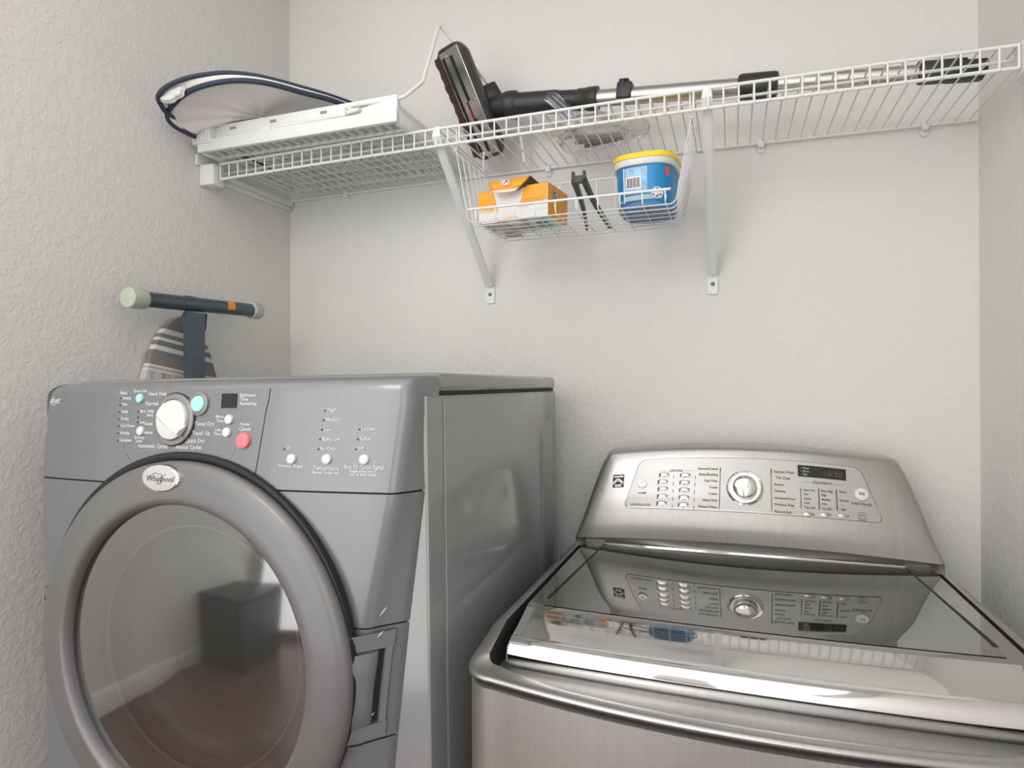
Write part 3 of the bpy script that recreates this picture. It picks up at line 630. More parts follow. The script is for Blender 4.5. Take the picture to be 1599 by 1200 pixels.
WASH_TEXT = [
('OPTIONS', -0.1295, 1.1069, 'CENTER', 0.006), ('Normal/Casual', -0.0479, 1.1104, 'RIGHT', 0.0064), ('Bulky/Bedding', -0.0479, 1.1004, 'RIGHT', 0.0064), ('Kids Wear', -0.0479, 1.0894, 'RIGHT', 0.0058), ('Towels', -0.0479, 1.0784, 'RIGHT', 0.0058), ('Cotton', -0.0484, 1.0675, 'RIGHT', 0.0058), ('Heavy Duty', -0.049, 1.0568, 'RIGHT', 0.0058), ('Whitest Whites', -0.0489, 1.0457, 'RIGHT', 0.0058), ('POWER', -0.197, 1.0668, 'CENTER', 0.005), ('CONTROL LOCK', -0.1998, 1.0457, 'CENTER', 0.0055), ('Express Wash', 0.056, 1.1098, 'LEFT', 0.0064), ('Tub Clean', 0.0592, 1.0997, 'LEFT', 0.0064), ('Sanitary', 0.056, 1.0882, 'LEFT', 0.0056), ('Delicates', 0.0557, 1.0776, 'LEFT', 0.0056), ('Handwash/Wool', 0.0554, 1.0659, 'LEFT', 0.0054), ('Workout Wear', 0.0557, 1.0555, 'LEFT', 0.0056), ('Rinse & Spin', 0.0553, 1.0442, 'LEFT', 0.0062), ('ADJUSTMENTS', 0.1418, 1.0964, 'CENTER', 0.0052), ('Super Hot', 0.1077, 1.0826, 'LEFT', 0.0048), ('Hot', 0.108, 1.0757, 'LEFT', 0.005), ('Warm', 0.1082, 1.0683, 'LEFT', 0.005), ('Cold', 0.108, 1.0615, 'LEFT', 0.005), ('Tap Cold', 0.1087, 1.0543, 'LEFT', 0.0048), ('Extra High', 0.1385, 1.0834, 'LEFT', 0.0048), ('High', 0.1387, 1.0765, 'LEFT', 0.005), ('Medium', 0.1389, 1.0691, 'LEFT', 0.005), ('Low', 0.1391, 1.0623, 'LEFT', 0.005), ('No Spin', 0.1391, 1.0545, 'LEFT', 0.005), ('Heavy', 0.1699, 1.0846, 'LEFT', 0.005), ('Normal', 0.1696, 1.0702, 'LEFT', 0.005), ('Light', 0.1703, 1.056, 'LEFT', 0.005), ('START/PAUSE', 0.2066, 1.0673, 'CENTER', 0.0056)]
mb = MB()
for t, u, v, al, sz in WASH_TEXT: put_text(mb, t, cfn, u, v, sz, al, 0, .0001)
for t, u, v in (('Temp', .1200, 1.0440), ('Spin', .1495, 1.0452), ('Soil', .1795, 1.0461)): put_text(mb, t, lambda a, b: cf3(a, b, .0045), u, v, .0050, 'CENTER')
for u, v in ((.1728, 1.0779), (.1736, 1.0636)): disc(mb, cfn, u, v, .0008, 8)
for a, b in (((-.165, 1.1068), (-.143, 1.1068)), ((-.116, 1.1068), (-.094, 1.1068)), ((.103, 1.0964), (.122, 1.0964)), ((.161, 1.0964), (.181, 1.0964))): strip(mb, cfn, [a, b], .0003)
for a, b in (((.2000, 1.0530), (.2125, 1.0530)), ((.2000, 1.0440), (.2125, 1.0440)), ((.2000, 1.0440), (.2000, 1.0530)), ((.2125, 1.0440), (.2125, 1.0530))): strip(mb, cfn, [a, b], .0004)
strip(mb, cfn, [(.2015, 1.0475), (.204, 1.050), (.206, 1.0475), (.2085, 1.0505), (.211, 1.048)], .0007); put_text(mb, 'ENERGY', cfn, .2062, 1.0415, .0034, 'CENTER')
mb.build('panel_print', 'print_grey', console, kind='stuff')
mb = MB()
for a, b, wd in (((-.043, 1.1127), (-.0453, 1.0422), .0013), ((.0514, 1.1139), (.0507, 1.0439), .0012), ((.1033, 1.0849), (.103, 1.0519), .0014), ((.1347, 1.0863), (.1346, 1.0521), .0019), ((.1651, 1.0874), (.1653, 1.0535), .0020)): strip(mb, cfn, [a, ((a[0] + b[0]) / 2, (a[1] + b[1]) / 2), b], wd)
strip(mb, cfn, [(-.043, 1.1127), (-.0432, 1.106)], .0020); strip(mb, cfn, [(.0514, 1.1139), (.0513, 1.1055)], .0022)
mb.build('indicator_bars', 'print_dark', console, kind='stuff')
mb = MB(); rect(mb, cfn, .0994, .1835, 1.1045, 1.1240, 6); ds = mb.build('display', 'dark_screen', console)
mb = MB(); df = lambda a, b: cf3(a, b, .0024); put_text(mb, '18:88', df, .1605, 1.1133, .0155, 'CENTER', .05); mb.build('display_digits', mat('unlit_digits', (.075, .06, .058), .5), ds)
mb = MB()
for t, v in (('Wash', 1.1190), ('Rinse', 1.1138), ('Spin', 1.1086)): put_text(mb, t, df, .1085, v, .0048, 'LEFT'); disc(mb, df, .1055, v, .0006, 6)
mb.build('display_print', 'print_white', ds)
# badge on the console
mb = MB(); bfn = lambda u, v: cf3(u, v, .0012); rect(mb, bfn, -.2600, -.2365, 1.0785, 1.1040); bg = mb.build('badge', 'print_black', console)
mb = MB(); b2 = lambda u, v: cf3(u, v, .0018)
put_text(mb, 'KENMORE', b2, -.2482, 1.0995, .0043, 'CENTER', 0, .0001); put_text(mb, 'ELITE', b2, -.2482, 1.0818, .0055, 'CENTER', 0, .0002)
sw = [(-.2592, 1.0880), (-.2560, 1.0900), (-.2525, 1.0940), (-.2480, 1.0952), (-.2440, 1.0930), (-.2405, 1.0895), (-.2375, 1.0880)]
strip(mb, b2, sw, .0016); strip(mb, b2, [(x, z - .0035) for x, z in sw], .0010)
mb.build('badge_print', 'satin_silver', bg)

# ------------------------------------------------------------------ wire shelf
DZ = 1.8205; FY = -.3048; X0 = .0484; PITCH = .0254
def dz(x): return DZ + .0075 * (1 - ((x - .82) / .82) ** 2)
shelf = thing('wire_shelf', 'long white wire shelf across the back wall above the machines', 'shelf', (0, 0, 0))
def xr(x0, x1, n): return [x0 + (x1 - x0) * i / n for i in range(n + 1)]
XE = X0 + 61 * PITCH
for nm, y, zo, r, x0, x1 in (('back_rail', -.0075, -.003, .0032, .003, RW - .004), ('front_rail', FY, .0, .0031, X0 - .002, XE + .002), ('front_rail', FY, -.0352, .0033, X0 - .002, XE + .002), ('support_rail', -.262, -.0045, .0028, X0 - .03, XE + .03)):
    MB().tube([(x, y, dz(x) + zo) for x in xr(x0, x1, 16)], r, 8).build(nm, 'wire_white', shelf, ang=60)
wire0 = {}
for k in range(62):
    x = X0 + k * PITCH; z = dz(x)
    MB().tube([(x, -.006, z), (x, -.15, z), (x, FY - .0015, z), (x, FY - .0032, z - .002), (x, FY - .0032, z - .037)], .00175, 6).build('deck_wire', 'wire_white', shelf, ang=60)
MB().tube([(X0 + 62 * PITCH, -.006, dz(1.62)), (X0 + 62 * PITCH, FY + .02, dz(1.62))], .00175, 6).build('deck_wire', 'wire_white', shelf, ang=60)
for x in (.19, .4959, .76, 1.2394, 1.5466):
    z = dz(x); mb = MB(); mb.bbox((x - .0065, -.016, z - .014), (x + .0065, -.0005, z + .004), .003)
    mb.lathe([(.0075, .0), (.0075, .004), (.006, .0055), (.001, .006)], 16, Matrix.Translation((x, -.0005, z - .016)) @ Matrix.Rotation(PI / 2, 4, 'X')); mb.build('wall_clip', 'rack_white', shelf)
# end supports screwed to the side walls
z = dz(.02)
mb = MB(); mb.bbox((.0005, FY - .018, z - .050), (.042, FY + .016, z - .002), .002); mb.bbox((.0005, FY - .03, z - .004), (.006, FY + .01, z + .02), .001)
mb.build('end_support', 'rack_white', shelf)
mb = MB(); mb.bbox((.0005, FY + .016, z - .018), (.016, -.004, z - .005), .002); mb.bbox((.0005, FY + .016, z - .030), (.008, -.004, z - .018), .002); mb.build('end_support_rail', 'rack_white', shelf)
z = dz(1.62); mb = MB(); mb.bbox((XE + .004, FY - .012, z - .044), (RW - .0005, FY + .03, z + .006), .002); mb.build('end_support', 'rack_white', shelf)

def brace(x, zf, label):
    t = thing('shelf_brace', label, 'bracket', (x, 0, zf), group='diagonal shelf braces')
    top = Vector((0, FY + .012, dz(x) - .030 - zf)); bot = Vector((0, -.012, .022))
    pts = [bot + (top - bot) * i / 6 for i in range(7)]
    d = (top - bot).normalized(); nn = d.cross(Vector((1, 0, 0))).normalized()
    mb = MB(); sec = [(-.0095, .003), (-.0095, -.003), (-.006, -.0055), (.006, -.0055), (.0095, -.003), (.0095, .003), (.006, .0005), (-.006, .0005)]
    mb.grid([[p + Vector((a, 0, 0)) + nn * b for a, b in sec] for p in pts], closed_u=True, cap=True); mb.build('strut', 'bracket_grey', t, ang=35)
    mb = MB(); mb.grid([[top + Vector((a, 0, 0)) + nn * b for a, b in sec], [top + d * .02 + Vector((a, -.002, 0)) for a, b in sec], [Vector((a * .6, FY - .001, dz(x) + .0045 - zf)) + nn * b * .5 for a, b in sec], [Vector((a * .6, FY + .010, dz(x) + .006 - zf)) + nn * b * .3 for a, b in sec]], closed_u=True, cap=True)
    mb.build('hook', 'bracket_grey', t, ang=35)
    mb = MB(); pr = [(-.0105, -.022), (-.0115, .014), (-.008, .024), (.008, .024), (.0115, .014), (.0105, -.022)]
    mb.prism(round_poly(pr, .002, 2), .0005, .005, Matrix.Rotation(PI / 2, 4, 'X')); mb.build('foot_plate', 'bracket_grey', t)
    mb = MB(); mb.lathe([(.0044, .0045), (.0044, .0062), (.003, .0072), (.0005, .0074)], 16, Matrix.Rotation(PI / 2, 4, 'X')); mb.build('screw', 'screw', t)
brace(.607, 1.527, 'left diagonal white shelf brace, its foot under the basket corner with the orange carton')
brace(1.138, 1.523, 'right diagonal white shelf brace, to the right of the basket with the blue tub')

# ------------------------------------------------------------------ hanging basket
basket = thing('wire_basket', 'white wire basket hung beneath the shelf holding carton, tongs and tub', 'basket', (0, 0, 0))
BZ = 1.6305; BX0, BX1 = .672, 1.082; TX0, TX1 = .645, 1.1105; TZ = 1.784; BF, BB = -.298, -.112
def bw(name, pts, r=.0014, n=6): MB().tube(pts, r, n).build(name, 'wire_basket', basket, ang=60)
ny = 7
for i in range(ny):
    y = BF + .004 + (BB - BF - .008) * i / (ny - 1)
    bw('long_wire', fillet([(TX0, y, TZ), (BX0, y, BZ), (BX1, y, BZ), (TX1, y, TZ)], .013, 5))
nxw = 10
for i in range(nxw):
    x = BX0 + .018 + (BX1 - BX0 - .036) * i / (nxw - 1)
    bw('cross_wire', fillet([(x, BF - .002, BZ + .026), (x, BF, BZ + .0028), (x, BB, BZ + .0028), (x, BB + .006, 1.752)], .009, 4))
bw('front_rail', [(TX0 + .028, BF - .002, BZ + .026), (BX1 - .008, BF - .002, BZ + .026)], .0026, 8)
bw('back_rail', [(TX0 + .008, BB + .006, 1.752), (TX1 - .008, BB + .006, 1.752)], .0022, 8)
for x, sx in ((TX0, -1), (TX1, 1)):
    bw('side_rail', [(x, BF + .002, TZ), (x, BB - .002, TZ)], .0022, 8)
    for y in (BF + .006, BB - .03):
        zz = dz(x) + .0035
        bw('hanger_hook', fillet([(x, y, TZ), (x - .002 * sx, y - .004, zz - .012), (x - .002 * sx, y - .003, zz), (x - .002 * sx, y + .045, zz)], .005, 4), .0020, 7)
# carton of dryer sheets
CB = Matrix.Translation((.8356, -.278, BZ + .0048)) @ Matrix.Rotation(math.radians(-8), 4, 'Z')
carton = thing('carton', 'open orange and white cardboard carton lying in the wire basket', 'box', (0, 0, 0))
L_, D_, H_ = .158, .1, .0665
mb = MB()
P = lambda x, y, z: CB @ Vector((x, y, z))
mb.bbox((-L_, 0, 0), (0, D_, H_), .0008, 1, CB); mb.build('carton_body', 'box_white', carton)
ff = lambda u, v: P(u, -.0006, v)
mb = MB(); mb.add([ff(-L_, H_ * .46), ff(-L_ + .045, H_ * .40), ff(-L_ + .043, H_ * .55), ff(-L_ + .034, H_), ff(-L_, H_)], [(0, 1, 2, 3, 4)])
mb.add([ff(-.064, H_ * .42), ff(-.001, H_ * .50), ff(-.001, H_), ff(-.050, H_), ff(-.054, H_ * .80)], [(0, 1, 2, 3, 4)])
rf = lambda u, v: P(.0006, u, v)
mb.add([rf(0, 0), rf(D_, 0), rf(D_, H_), rf(0, H_)], [(0, 1, 2, 3)])
tf = lambda u, v: P(u, v, H_ + .0006)
mb.add([tf(-L_, 0), tf(-L_ + .034, 0), tf(-L_ + .034, D_), tf(-L_, D_)], [(0, 1, 2, 3)]); mb.add([tf(-.05, 0), tf(0, 0), tf(0, D_), tf(-.05, D_)], [(0, 1, 2, 3)])
mb.build('orange_print', 'box_orange', carton)
fade = mat('orange_fade_print', (.86, .60, .36), .45)
mb = MB(); mb.add([ff(-L_, H_ * .36), ff(-L_ + .048, H_ * .32), ff(-L_ + .045, H_ * .40), ff(-L_, H_ * .46)], [(0, 1, 2, 3)]); mb.add([ff(-.066, H_ * .36), ff(-.001, H_ * .43), ff(-.001, H_ * .50), ff(-.064, H_ * .42)], [(0, 1, 2, 3)])
mb.add([ff(-L_ + .05, H_ * .02), ff(-.055, H_ * .02), ff(-.075, H_ * .13), ff(-L_ + .06, H_ * .11)], [(0, 1, 2, 3)]); mb.build('faded_print', fade, carton)
mb = MB(); uf = lambda u, v: P(u, v, -.0007)
for u0, u1, v0, v1 in ((-.155, -.10, .006, .022), (-.15, -.095, .034, .052), (-.14, -.06, .066, .085)): rect(mb, uf, u0, u1, v0, v1)
mb.build('base_orange_print', mat('dull_orange_print', (.62, .33, .10), .6), carton)
mb = MB()
for u0, u1, v0, v1 in ((-.07, -.05, .01, .03), (-.045, -.02, .035, .05), (-.05, -.02, .06, .075), (-.085, -.06, .04, .055)): rect(mb, uf, u0, u1, v0, v1)
mb.build('base_green_print', 'print_green', carton)
mb = MB(); lf = lambda u, v: P(.0011, u, v)
disc(mb, lf, .034, .048, .0095, 20, .013); mb.build('side_emblem', 'print_blue', carton)
mb = MB(); l2 = lambda u, v: P(.0015, u, v); ring(mb, l2, .034, .048, .0062, .0085, 20, 1.35); strip(mb, l2, [(.030, .043), (.038, .053)], .003); mb.build('side_emblem_print', 'box_white', carton)
mb = MB()
for v in (.030, .034, .038): strip(mb, ff, [(-.055, v), (-.006, v + .002)], .0009)
for v in (.028, .032): strip(mb, ff, [(-L_ + .012, v), (-L_ + .038, v - .001)], .0009)
mb.build('small_print', mat('pale_print', (.55, .56, .56), .6), carton)
# opening and lifted flap
mb = MB(); mb.add([tf(-L_ + .034, .002), tf(-.05, .002), tf(-.05, .06), tf(-L_ + .034, .06)], [(0, 1, 2, 3)]); mb.build('opening', mat('inner_carton', (.42, .43, .45), .8), carton)
def sheet(name, rows, m, par, th=.0009):
    mb = MB(); mb.grid(rows); o = mb.build(name, m, par, ang=60); s = o.modifiers.new('thick', 'SOLIDIFY'); s.thickness = th; return o
FBL, FBR, FTR, FTL, FBK = [Vector(p) for p in ((.7204, -.285, 1.6892), (.7717, -.289, 1.6870), (.8014, -.285, 1.7163), (.7113, -.285, 1.7109), (.8160, -.245, 1.7052))]
rows = []
for i in range(9):
    t = i / 8; b = FBL.lerp(FBR, t) + Vector((0, -.005 * math.sin(PI * t), -.0022 * math.sin(PI * t))); u = FTL.lerp(FTR, t)
    rows.append([b, b.lerp(u, .25), b.lerp(u, .5), u])
whitepart = [[r[0], r[1]] for r in rows]
fl = sheet('lid_flap', [[r[1], r[2], r[3]] for r in rows], 'box_orange', carton)
sheet('flap_edge', whitepart, mat('flap_pale', (.84, .72, .58), .5), carton)
rows2 = []
for i in range(7):
    t = i / 6; a = FTR.lerp(FBR, t); b = FTR.lerp(FBK, t)
    rows2.append([a + (b - a) * k / 5 + Vector((0, 0, .008 * t * math.sin(PI * k / 5))) + Vector((0, .0012, 0)) for k in range(6)])
sheet('flap_underside', rows2, 'box_brown', carton, .0006)
EC = Vector((.751, -.2905, 1.7055)); ex = (FTR - FTL).normalized(); ez = (FTL - FBL).normalized()
ef = lambda u, v: EC + ex * u + ez * v + Vector((0, -.0012, 0)); e2 = lambda u, v: EC + ex * u + ez * v + Vector((0, -.0018, 0))
mb = MB(); disc(mb, ef, 0, 0, .0098, 24, .0070); mb.build('emblem_disc', 'box_white', carton)
mb = MB(); ring(mb, e2, 0, 0, .0072, .0086, 28, .70); mb.build('emblem_ring', 'print_red', carton)
mb = MB(); strip(mb, e2, [(-.0050, -.0012), (.0, .0), (.0036, .0022)], .0018); strip(mb, e2, [(.0022, .0040), (.0050, .0006)], .0022); mb.build('emblem_arm', 'print_blue', carton)

# small dark disc on the basket floor
t = thing('vent_disc', 'small round black and white disc at the back left of the basket floor', 'disc', (.716, -.146, BZ + .0048))
MB().lathe([(.001, 0), (.022, 0), (.0235, .003), (.0235, .008), (.021, .010), (.001, .010)], 32).build('disc_body', 'rack_white', t)
MB().lathe([(.001, -.0006), (.019, -.0006), (.0195, .0002)], 32).build('disc_face', 'print_black', t)
for v in (-.007, .003):
    MB().box((-.018, v, -.0014), (.018, v + .0035, .0)).build('disc_bar', 'rack_white', t)
MB().lathe([(.001, .0105), (.0165, .0105), (.0165, .0175), (.001, .0175)], 24).build('disc_hub', 'print_black', t)

# tongs leaning out over the front rail
tongs = thing('tongs', 'dark plastic tongs standing open in the wire basket between carton and tub', 'tongs', (0, 0, 0))
def leg(p0, p1, w0, w1, th):
    p0, p1 = Vector(p0), Vector(p1); d = (p1 - p0).normalized(); up = Vector((1, 0, 0)); nn = d.cross(up).normalized(); sx = nn.cross(d).normalized()
    rows = []
    for k in range(9):
        t_ = k / 8; c = p0.lerp(p1, t_) + sx * (.004 * math.sin(PI * t_)) * (1 if w0 > 0 else -1); w_ = abs(w0) + (w1 - abs(w0)) * t_
        rows.append([c + sx * a * w_ / 2 + nn * b * th / 2 for a, b in ((-1, -1), (1, -1), (1, 1), (-1, 1))])
    return MB().grid(rows, closed_u=True, cap=True)
leg((.8965, -.312, 1.688), (.880, -.122, BZ + .009), .0095, .0045, .011).build('tong_arm', 'dark_plastic', tongs, ang=30)
leg((.9155, -.312, 1.688), (.931, -.122, BZ + .009), -.0095, .0045, .011).build('tong_arm', 'dark_plastic', tongs, ang=30)
mb = MB(); mb.bbox((.896, -.317, 1.681), (.916, -.306, 1.695), .002); mb.bbox((.8925, -.318, 1.686), (.898, -.307, 1.7035), .0015); mb.bbox((.914, -.318, 1.686), (.9195, -.307, 1.7035), .0015); mb.build('hinge_block', 'dark_plastic', tongs)

# blue tub with yellow lid
tub = thing('detergent_tub', 'blue plastic tub with yellow lid at the right end of the wire basket', 'tub', (1.0215, -.205, BZ + .0048), (0, 0, math.radians(-4)))
def sup(a, b, z, n=56, e=3.2):
    o_ = []
    for k in range(n):
        t_ = 2 * PI * k / n; c, s = math.cos(t_), math.sin(t_)
        o_.append((a * math.copysign(abs(c) ** (2 / e), c), b * math.copysign(abs(s) ** (2 / e), s), z))
    return o_
MB().grid([sup(.044, .055, .003), sup(.050, .061, .0), sup(.0525, .064, .003), sup(.053, .0645, .008)], closed_u=True, cap=True).build('tub_base', 'tub_base', tub, ang=50)
MB().grid([sup(.0526, .0640, .006), sup(.0560, .0690, .078), sup(.0565, .0695, .084)], closed_u=True).build('label_wrap', 'tub_blue', tub, ang=50)
MB().grid([sup(.0555, .069, .080), sup(.0600, .0735, .0805), sup(.0615, .075, .083), sup(.0618, .0752, .092), sup(.058, .071, .093)], closed_u=True).build('tub_rim', 'tub_body', tub, ang=50)
MB().grid([sup(.0605, .074, .092), sup(.0632, .0768, .0925), sup(.0635, .077, .099), sup(.062, .0755, .1025), sup(.055, .068, .1045), sup(.01, .01, .105)], closed_u=True, cap=True).build('lid', 'lid_yellow', tub, ang=50)
def tp(u, v, out=.0012):      # front face of the tub
    k = v / .084; a = .0526 + .0039 * k; b = .064 + .0055 * k; q = max(-.999, min(.999, u / a))
    return Vector((u, -b * (1 - abs(q) ** 3.2) ** (1 / 3.2) - out, v))
tfn = lambda u, v: tp(u, v)
def trect(name, u0, u1, v0, v1, m, out=.0012, nu=6):
    mb = MB(); mb.grid([[tp(u0 + (u1 - u0) * i / nu, v0 + (v1 - v0) * j / 3, out) for i in range(nu + 1)] for j in range(4)]); return mb.build(name, m, tub)
trect('pale_text_field', -.031, .012, .027, .077, 'tub_pale', .0008)
trect('white_stripe', -.0345, -.0318, .012, .078, 'box_white', .0008)
trect('grey_patch', -.047, -.036, .013, .019, mat('teal_patch', (.20, .42, .42), .5), .0008)
trect('barcode_field', -.029, .0005, .036, .060, 'box_white', .0014)
mb = MB()
for i, u in enumerate((-.0265, -.0245, -.0220, -.0200, -.0175, -.0150, -.0130, -.0105, -.0080, -.0060, -.0035)): mb.grid([[tp(u + d, v, .002) for d in (0, .0011 + .0005 * (i % 3 == 0))] for v in (.039, .057)])
mb.build('barcode', 'print_dark', tub)
mb = MB()
for i in range(7): strip(mb, lambda a, b: tp(a, b, .0015), [(-.028, .0735 - i * .0017 if i < 7 else 0), (.006 - .004 * (i % 3), .0735 - i * .0017)], .0006)
mb.build('fine_print', 'box_white', tub)
mb = MB(); mb.grid([[tp(-.0345 + .08 * i / 6, v, .0010) for i in range(7)] for v in (.015, .024)]); mb.build('cream_band', mat('cream_band', (.42, .56, .58), .5), tub)
mb = MB(); disc(mb, lambda a, b: tp(a, b, .0018), .0295, .026, .0105, 24); mb.build('safety_emblem', 'box_white', tub)
mb = MB()
for k in range(6):
    a0 = k * PI / 3 + .2; f3 = lambda a, b: tp(a, b, .0024)
    strip(mb, f3, [(.0295 + .0074 * math.cos(a0 + q), .026 + .0074 * math.sin(a0 + q)) for q in (0, .2, .4, .55)], .0024)
mb.build('safety_emblem_print', 'print_blue', tub)
trect('red_mark', .044, .0495, .058, .075, mat('coral_print', (.75, .10, .07), .5), .0014)

# ------------------------------------------------------------------ vacuum head and wand
def frame(o, ax):         # matrix with local Z along ax
    q = Vector(ax).to_track_quat('Z', 'Y').to_matrix().to_4x4(); q.translation = o; return q
WA, WB = Vector((.665, -.112, 1.9455)), Vector((1.543, -.190, 1.8445))
wd_ = (WB - WA); wdn = wd_.normalized(); wl_ = wd_.length
wand = thing('vacuum_wand', 'steel vacuum cleaner wand with a black floor head, lying along the shelf', 'vacuum wand', (0, 0, 0))
WM = frame(WA, wdn)
def seg(name, prof, m, n=28, par=wand): return MB().lathe([(.0005, prof[0][1])] + prof + [(.0005, prof[-1][1])], n, WM).build(name, m, par, ang=40)
seg('elbow', [(.030, .028), (.031, .034), (.0305, .052), (.027, .056), (.0255, .060), (.0245, .150), (.0225, .160), (.0215, .200), (.0235, .202), (.0235, .222), (.0250, .224), (.0250, .245), (.021, .246)], 'black_plastic')
seg('lower_tube', [(.0175, .235), (.0175, .56)], 'wand_steel')
seg('collar', [(.022, .533), (.0245, .537), (.0248, .598), (.023, .604), (.018, .606)], 'black_plastic')
seg('upper_tube', [(.0148, .58), (.0148, wl_ - .05)], 'wand_steel')
cl = wl_
clip_m = WM @ Matrix.Translation((0, 0, .312))
upv = Vector((0, 0, 1)); loc_up = (WM.to_3x3().inverted() @ upv); loc_up.z = 0; loc_up.normalize(); loc_s = Vector((0, 0, 1)).cross(loc_up)
def wbox(name, u, s_, z, m, r=.003, par=wand):      # ranges along up, side, axis
    q = WM @ Matrix((( *(loc_up[0], loc_s[0], 0), 0), (*(loc_up[1], loc_s[1], 0), 0), (*(loc_up[2], loc_s[2], 1), 0), (0, 0, 0, 1)))
    return MB().bbox((u[0], s_[0], z[0]), (u[1], s_[1], z[1]), r, 2, q).build(name, m, par)
wbox('storage_clip', (-.010, .023), (-.0215, .0215), (.290, .322), 'black_plastic')
wbox('clip_lug', (.022, .036), (-.008, .008), (.289, .311), 'black_plastic')
q_ = WM @ Matrix.Translation(loc_up * .036 + Vector((0, 0, .303)) + loc_s * .0)
MB().lathe([(.0038, -.014), (.0038, .014), (.0005, .015)], 12, WM @ Matrix.Translation(loc_up * .026 + Vector((0, 0, .306))) @ Matrix.Rotation(PI / 2, 4, loc_s.cross(Vector((0, 0, 1))))).build('clip_screw', 'screw', wand)
wbox('end_grip', (-.016, .012), (-.020, .020), (cl - .052, cl + .050), 'black_plastic', .007)
wbox('end_latch', (.010, .018), (-.011, .011), (cl - .055, cl + .02), 'black_plastic', .003)
wbox('end_hook', (-.0185, -.012), (-.012, .012), (cl - .01, cl + .045), 'black_plastic', .003)
# floor head, standing on its end
HA, HB = Vector((.640, -.088, 1.8360)), Vector((.578, -.205, 2.0525))
ha = (HB - HA).normalized(); view = (Vector((1.1788, -1.4857, 1.30)) - (HA + HB) / 2).normalized()
right = Vector((.9445, .3286, 0)); wx = (right - ha * right.dot(ha)).normalized(); hn = wx.cross(ha).normalized()
if hn.dot(view) < 0: hn = -hn
rot = Matrix.Rotation(math.radians(38), 3, ha); wx2 = rot @ wx; hn2 = rot @ hn
if (wx2.cross(ha)).dot(hn2) < 0: pass
if hn2.x > hn.x: rot = Matrix.Rotation(math.radians(-38), 3, ha); wx2 = rot @ wx; hn2 = rot @ hn
HL = (HB - HA).length; HC = (HA + HB) / 2
HM = Matrix((( wx2.x, ha.x, hn2.x, HC.x), (wx2.y, ha.y, hn2.y, HC.y), (wx2.z, ha.z, hn2.z, HC.z), (0, 0, 0, 1)))   # x across, y along, z out of the sole
hw, hl = .040, HL / 2
outl = round_poly([(-hw, -hl + .012), (-hw * .55, -hl), (hw * .75, -hl), (hw * 1.05, -hl + .03), (hw * 1.05, hl - .02), (hw * .7, hl), (-hw * .6, hl), (-hw, hl - .015)], .007, 3)
mb = MB(); sc = lambda k: [(x * k, y * (1 - (1 - k) * .35)) for x, y in outl]
mb.grid([[HM @ Vector((x, y, z)) for x, y in sc(k)] for k, z in ((.95, .0), (1., -.003), (1., -.016), (.90, -.030), (.62, -.041))], closed_u=True, cap=True)
mb.build('head_housing', 'dark_plastic', wand, ang=40)
mb = MB(); mb.bbox((-hw * .62, -hl + .008, .0), (hw * .90, hl - .008, .0022), .001, 1, HM); sole = mb.build('sole_plate', 'sole_steel', wand)
for x0, x1, y0, y1, m in ((-.020, -.012, -hl + .02, hl - .02, 'black_gap'), (.004, .013, .005, hl - .022, 'black_gap'), (.003, .012, -hl + .015, -.035, 'black_gap'), (.000, .006, -.045, .005, 'bristle_red'), (-.020, -.013, -.075, -.03, 'bristle_red')):
    MB().bbox((x0, y0, .0018), (x1, y1, .0030), .0004, 1, HM).build('sole_slot' if m == 'black_gap' else 'lint_strip', m, sole)
for x, y in ((-.005, hl - .02), (.024, .002), (.02, -.06)):
    MB().lathe([(.004, .002), (.0036, .0036), (.0005, .0040)], 12, HM @ Matrix.Translation((x, y, 0))).build('rivet', 'sole_steel', sole)
mb = MB(); rows = []
for i in range(30):
    y = -hl + .014 + (2 * hl - .028) * i / 29; h = .0085 + .0018 * math.sin(i * 1.9) + .001 * math.sin(i * .7)
    rows.append([HM @ Vector((x, y, z)) for x, z in ((-hw * .98, -.001), (-hw * .93, h), (-hw * .74, h), (-hw * .66, -.001))])
mb.grid(rows, cap=True); mb.build('bristle_strip', 'bristle', wand)
mb = MB(); mb.bbox((-.012, -.040, -.060), (.030, .010, -.022), .007, 2, HM); mb.build('pivot_block', 'black_plastic', wand)
p0 = HM @ Vector((.012, -.02, -.045))
mb = MB(); mb.tube([p0, p0.lerp(WA + wdn * .02, .5) + Vector((0, 0, -.004)), WA + wdn * .02, WA + wdn * .045], [.024, .026, .028, .028], 20); mb.build('pivot_neck', 'black_plastic', wand)
mb = MB(); mb.bbox((-.018, -.020, -.020), (.018, .020, .020), .006, 2, Matrix.Translation(WA + Vector((-.012, .004, .030))) @ Matrix.Rotation(-.5, 4, 'Y') @ Matrix.Rotation(.4, 4, 'Z')); mb.build('pedal', 'black_plastic', wand)

# clear plastic bag of accessories under the wand
bag = thing('plastic_bag', 'crumpled clear plastic bag lying on the shelf under the vacuum wand', 'bag', (.90, -.115, 1.8310))
bm = bmesh.new(); bmesh.ops.create_icosphere(bm, subdivisions=4, radius=1)
rnd = random.Random(7)
cent = [Vector((rnd.uniform(-1, 1), rnd.uniform(-1, 1), rnd.uniform(-1, 1))).normalized() for _ in range(60)]
for v in bm.verts:
    d = max(v.co.dot(c) for c in cent); a_ = math.atan2(v.co.y, v.co.x)
    k = (.72 + .28 * d) * (1 + .10 * math.sin(3 * a_ + 1) + .07 * math.sin(5 * a_ + 2) + .05 * math.sin(9 * a_))
    v.co = Vector((v.co.x * .102 * k, v.co.y * .078 * k, max(.0005 + .001 * math.sin(9 * a_), .020 + v.co.z * .026 * k * k)))
bm.verts.index_update(); mb = MB(); mb.add([v.co.copy() for v in bm.verts], [[v.index for v in f.verts] for f in bm.faces]); bm.free()
mb.build('bag_film', 'clear_film', bag, ang=14)
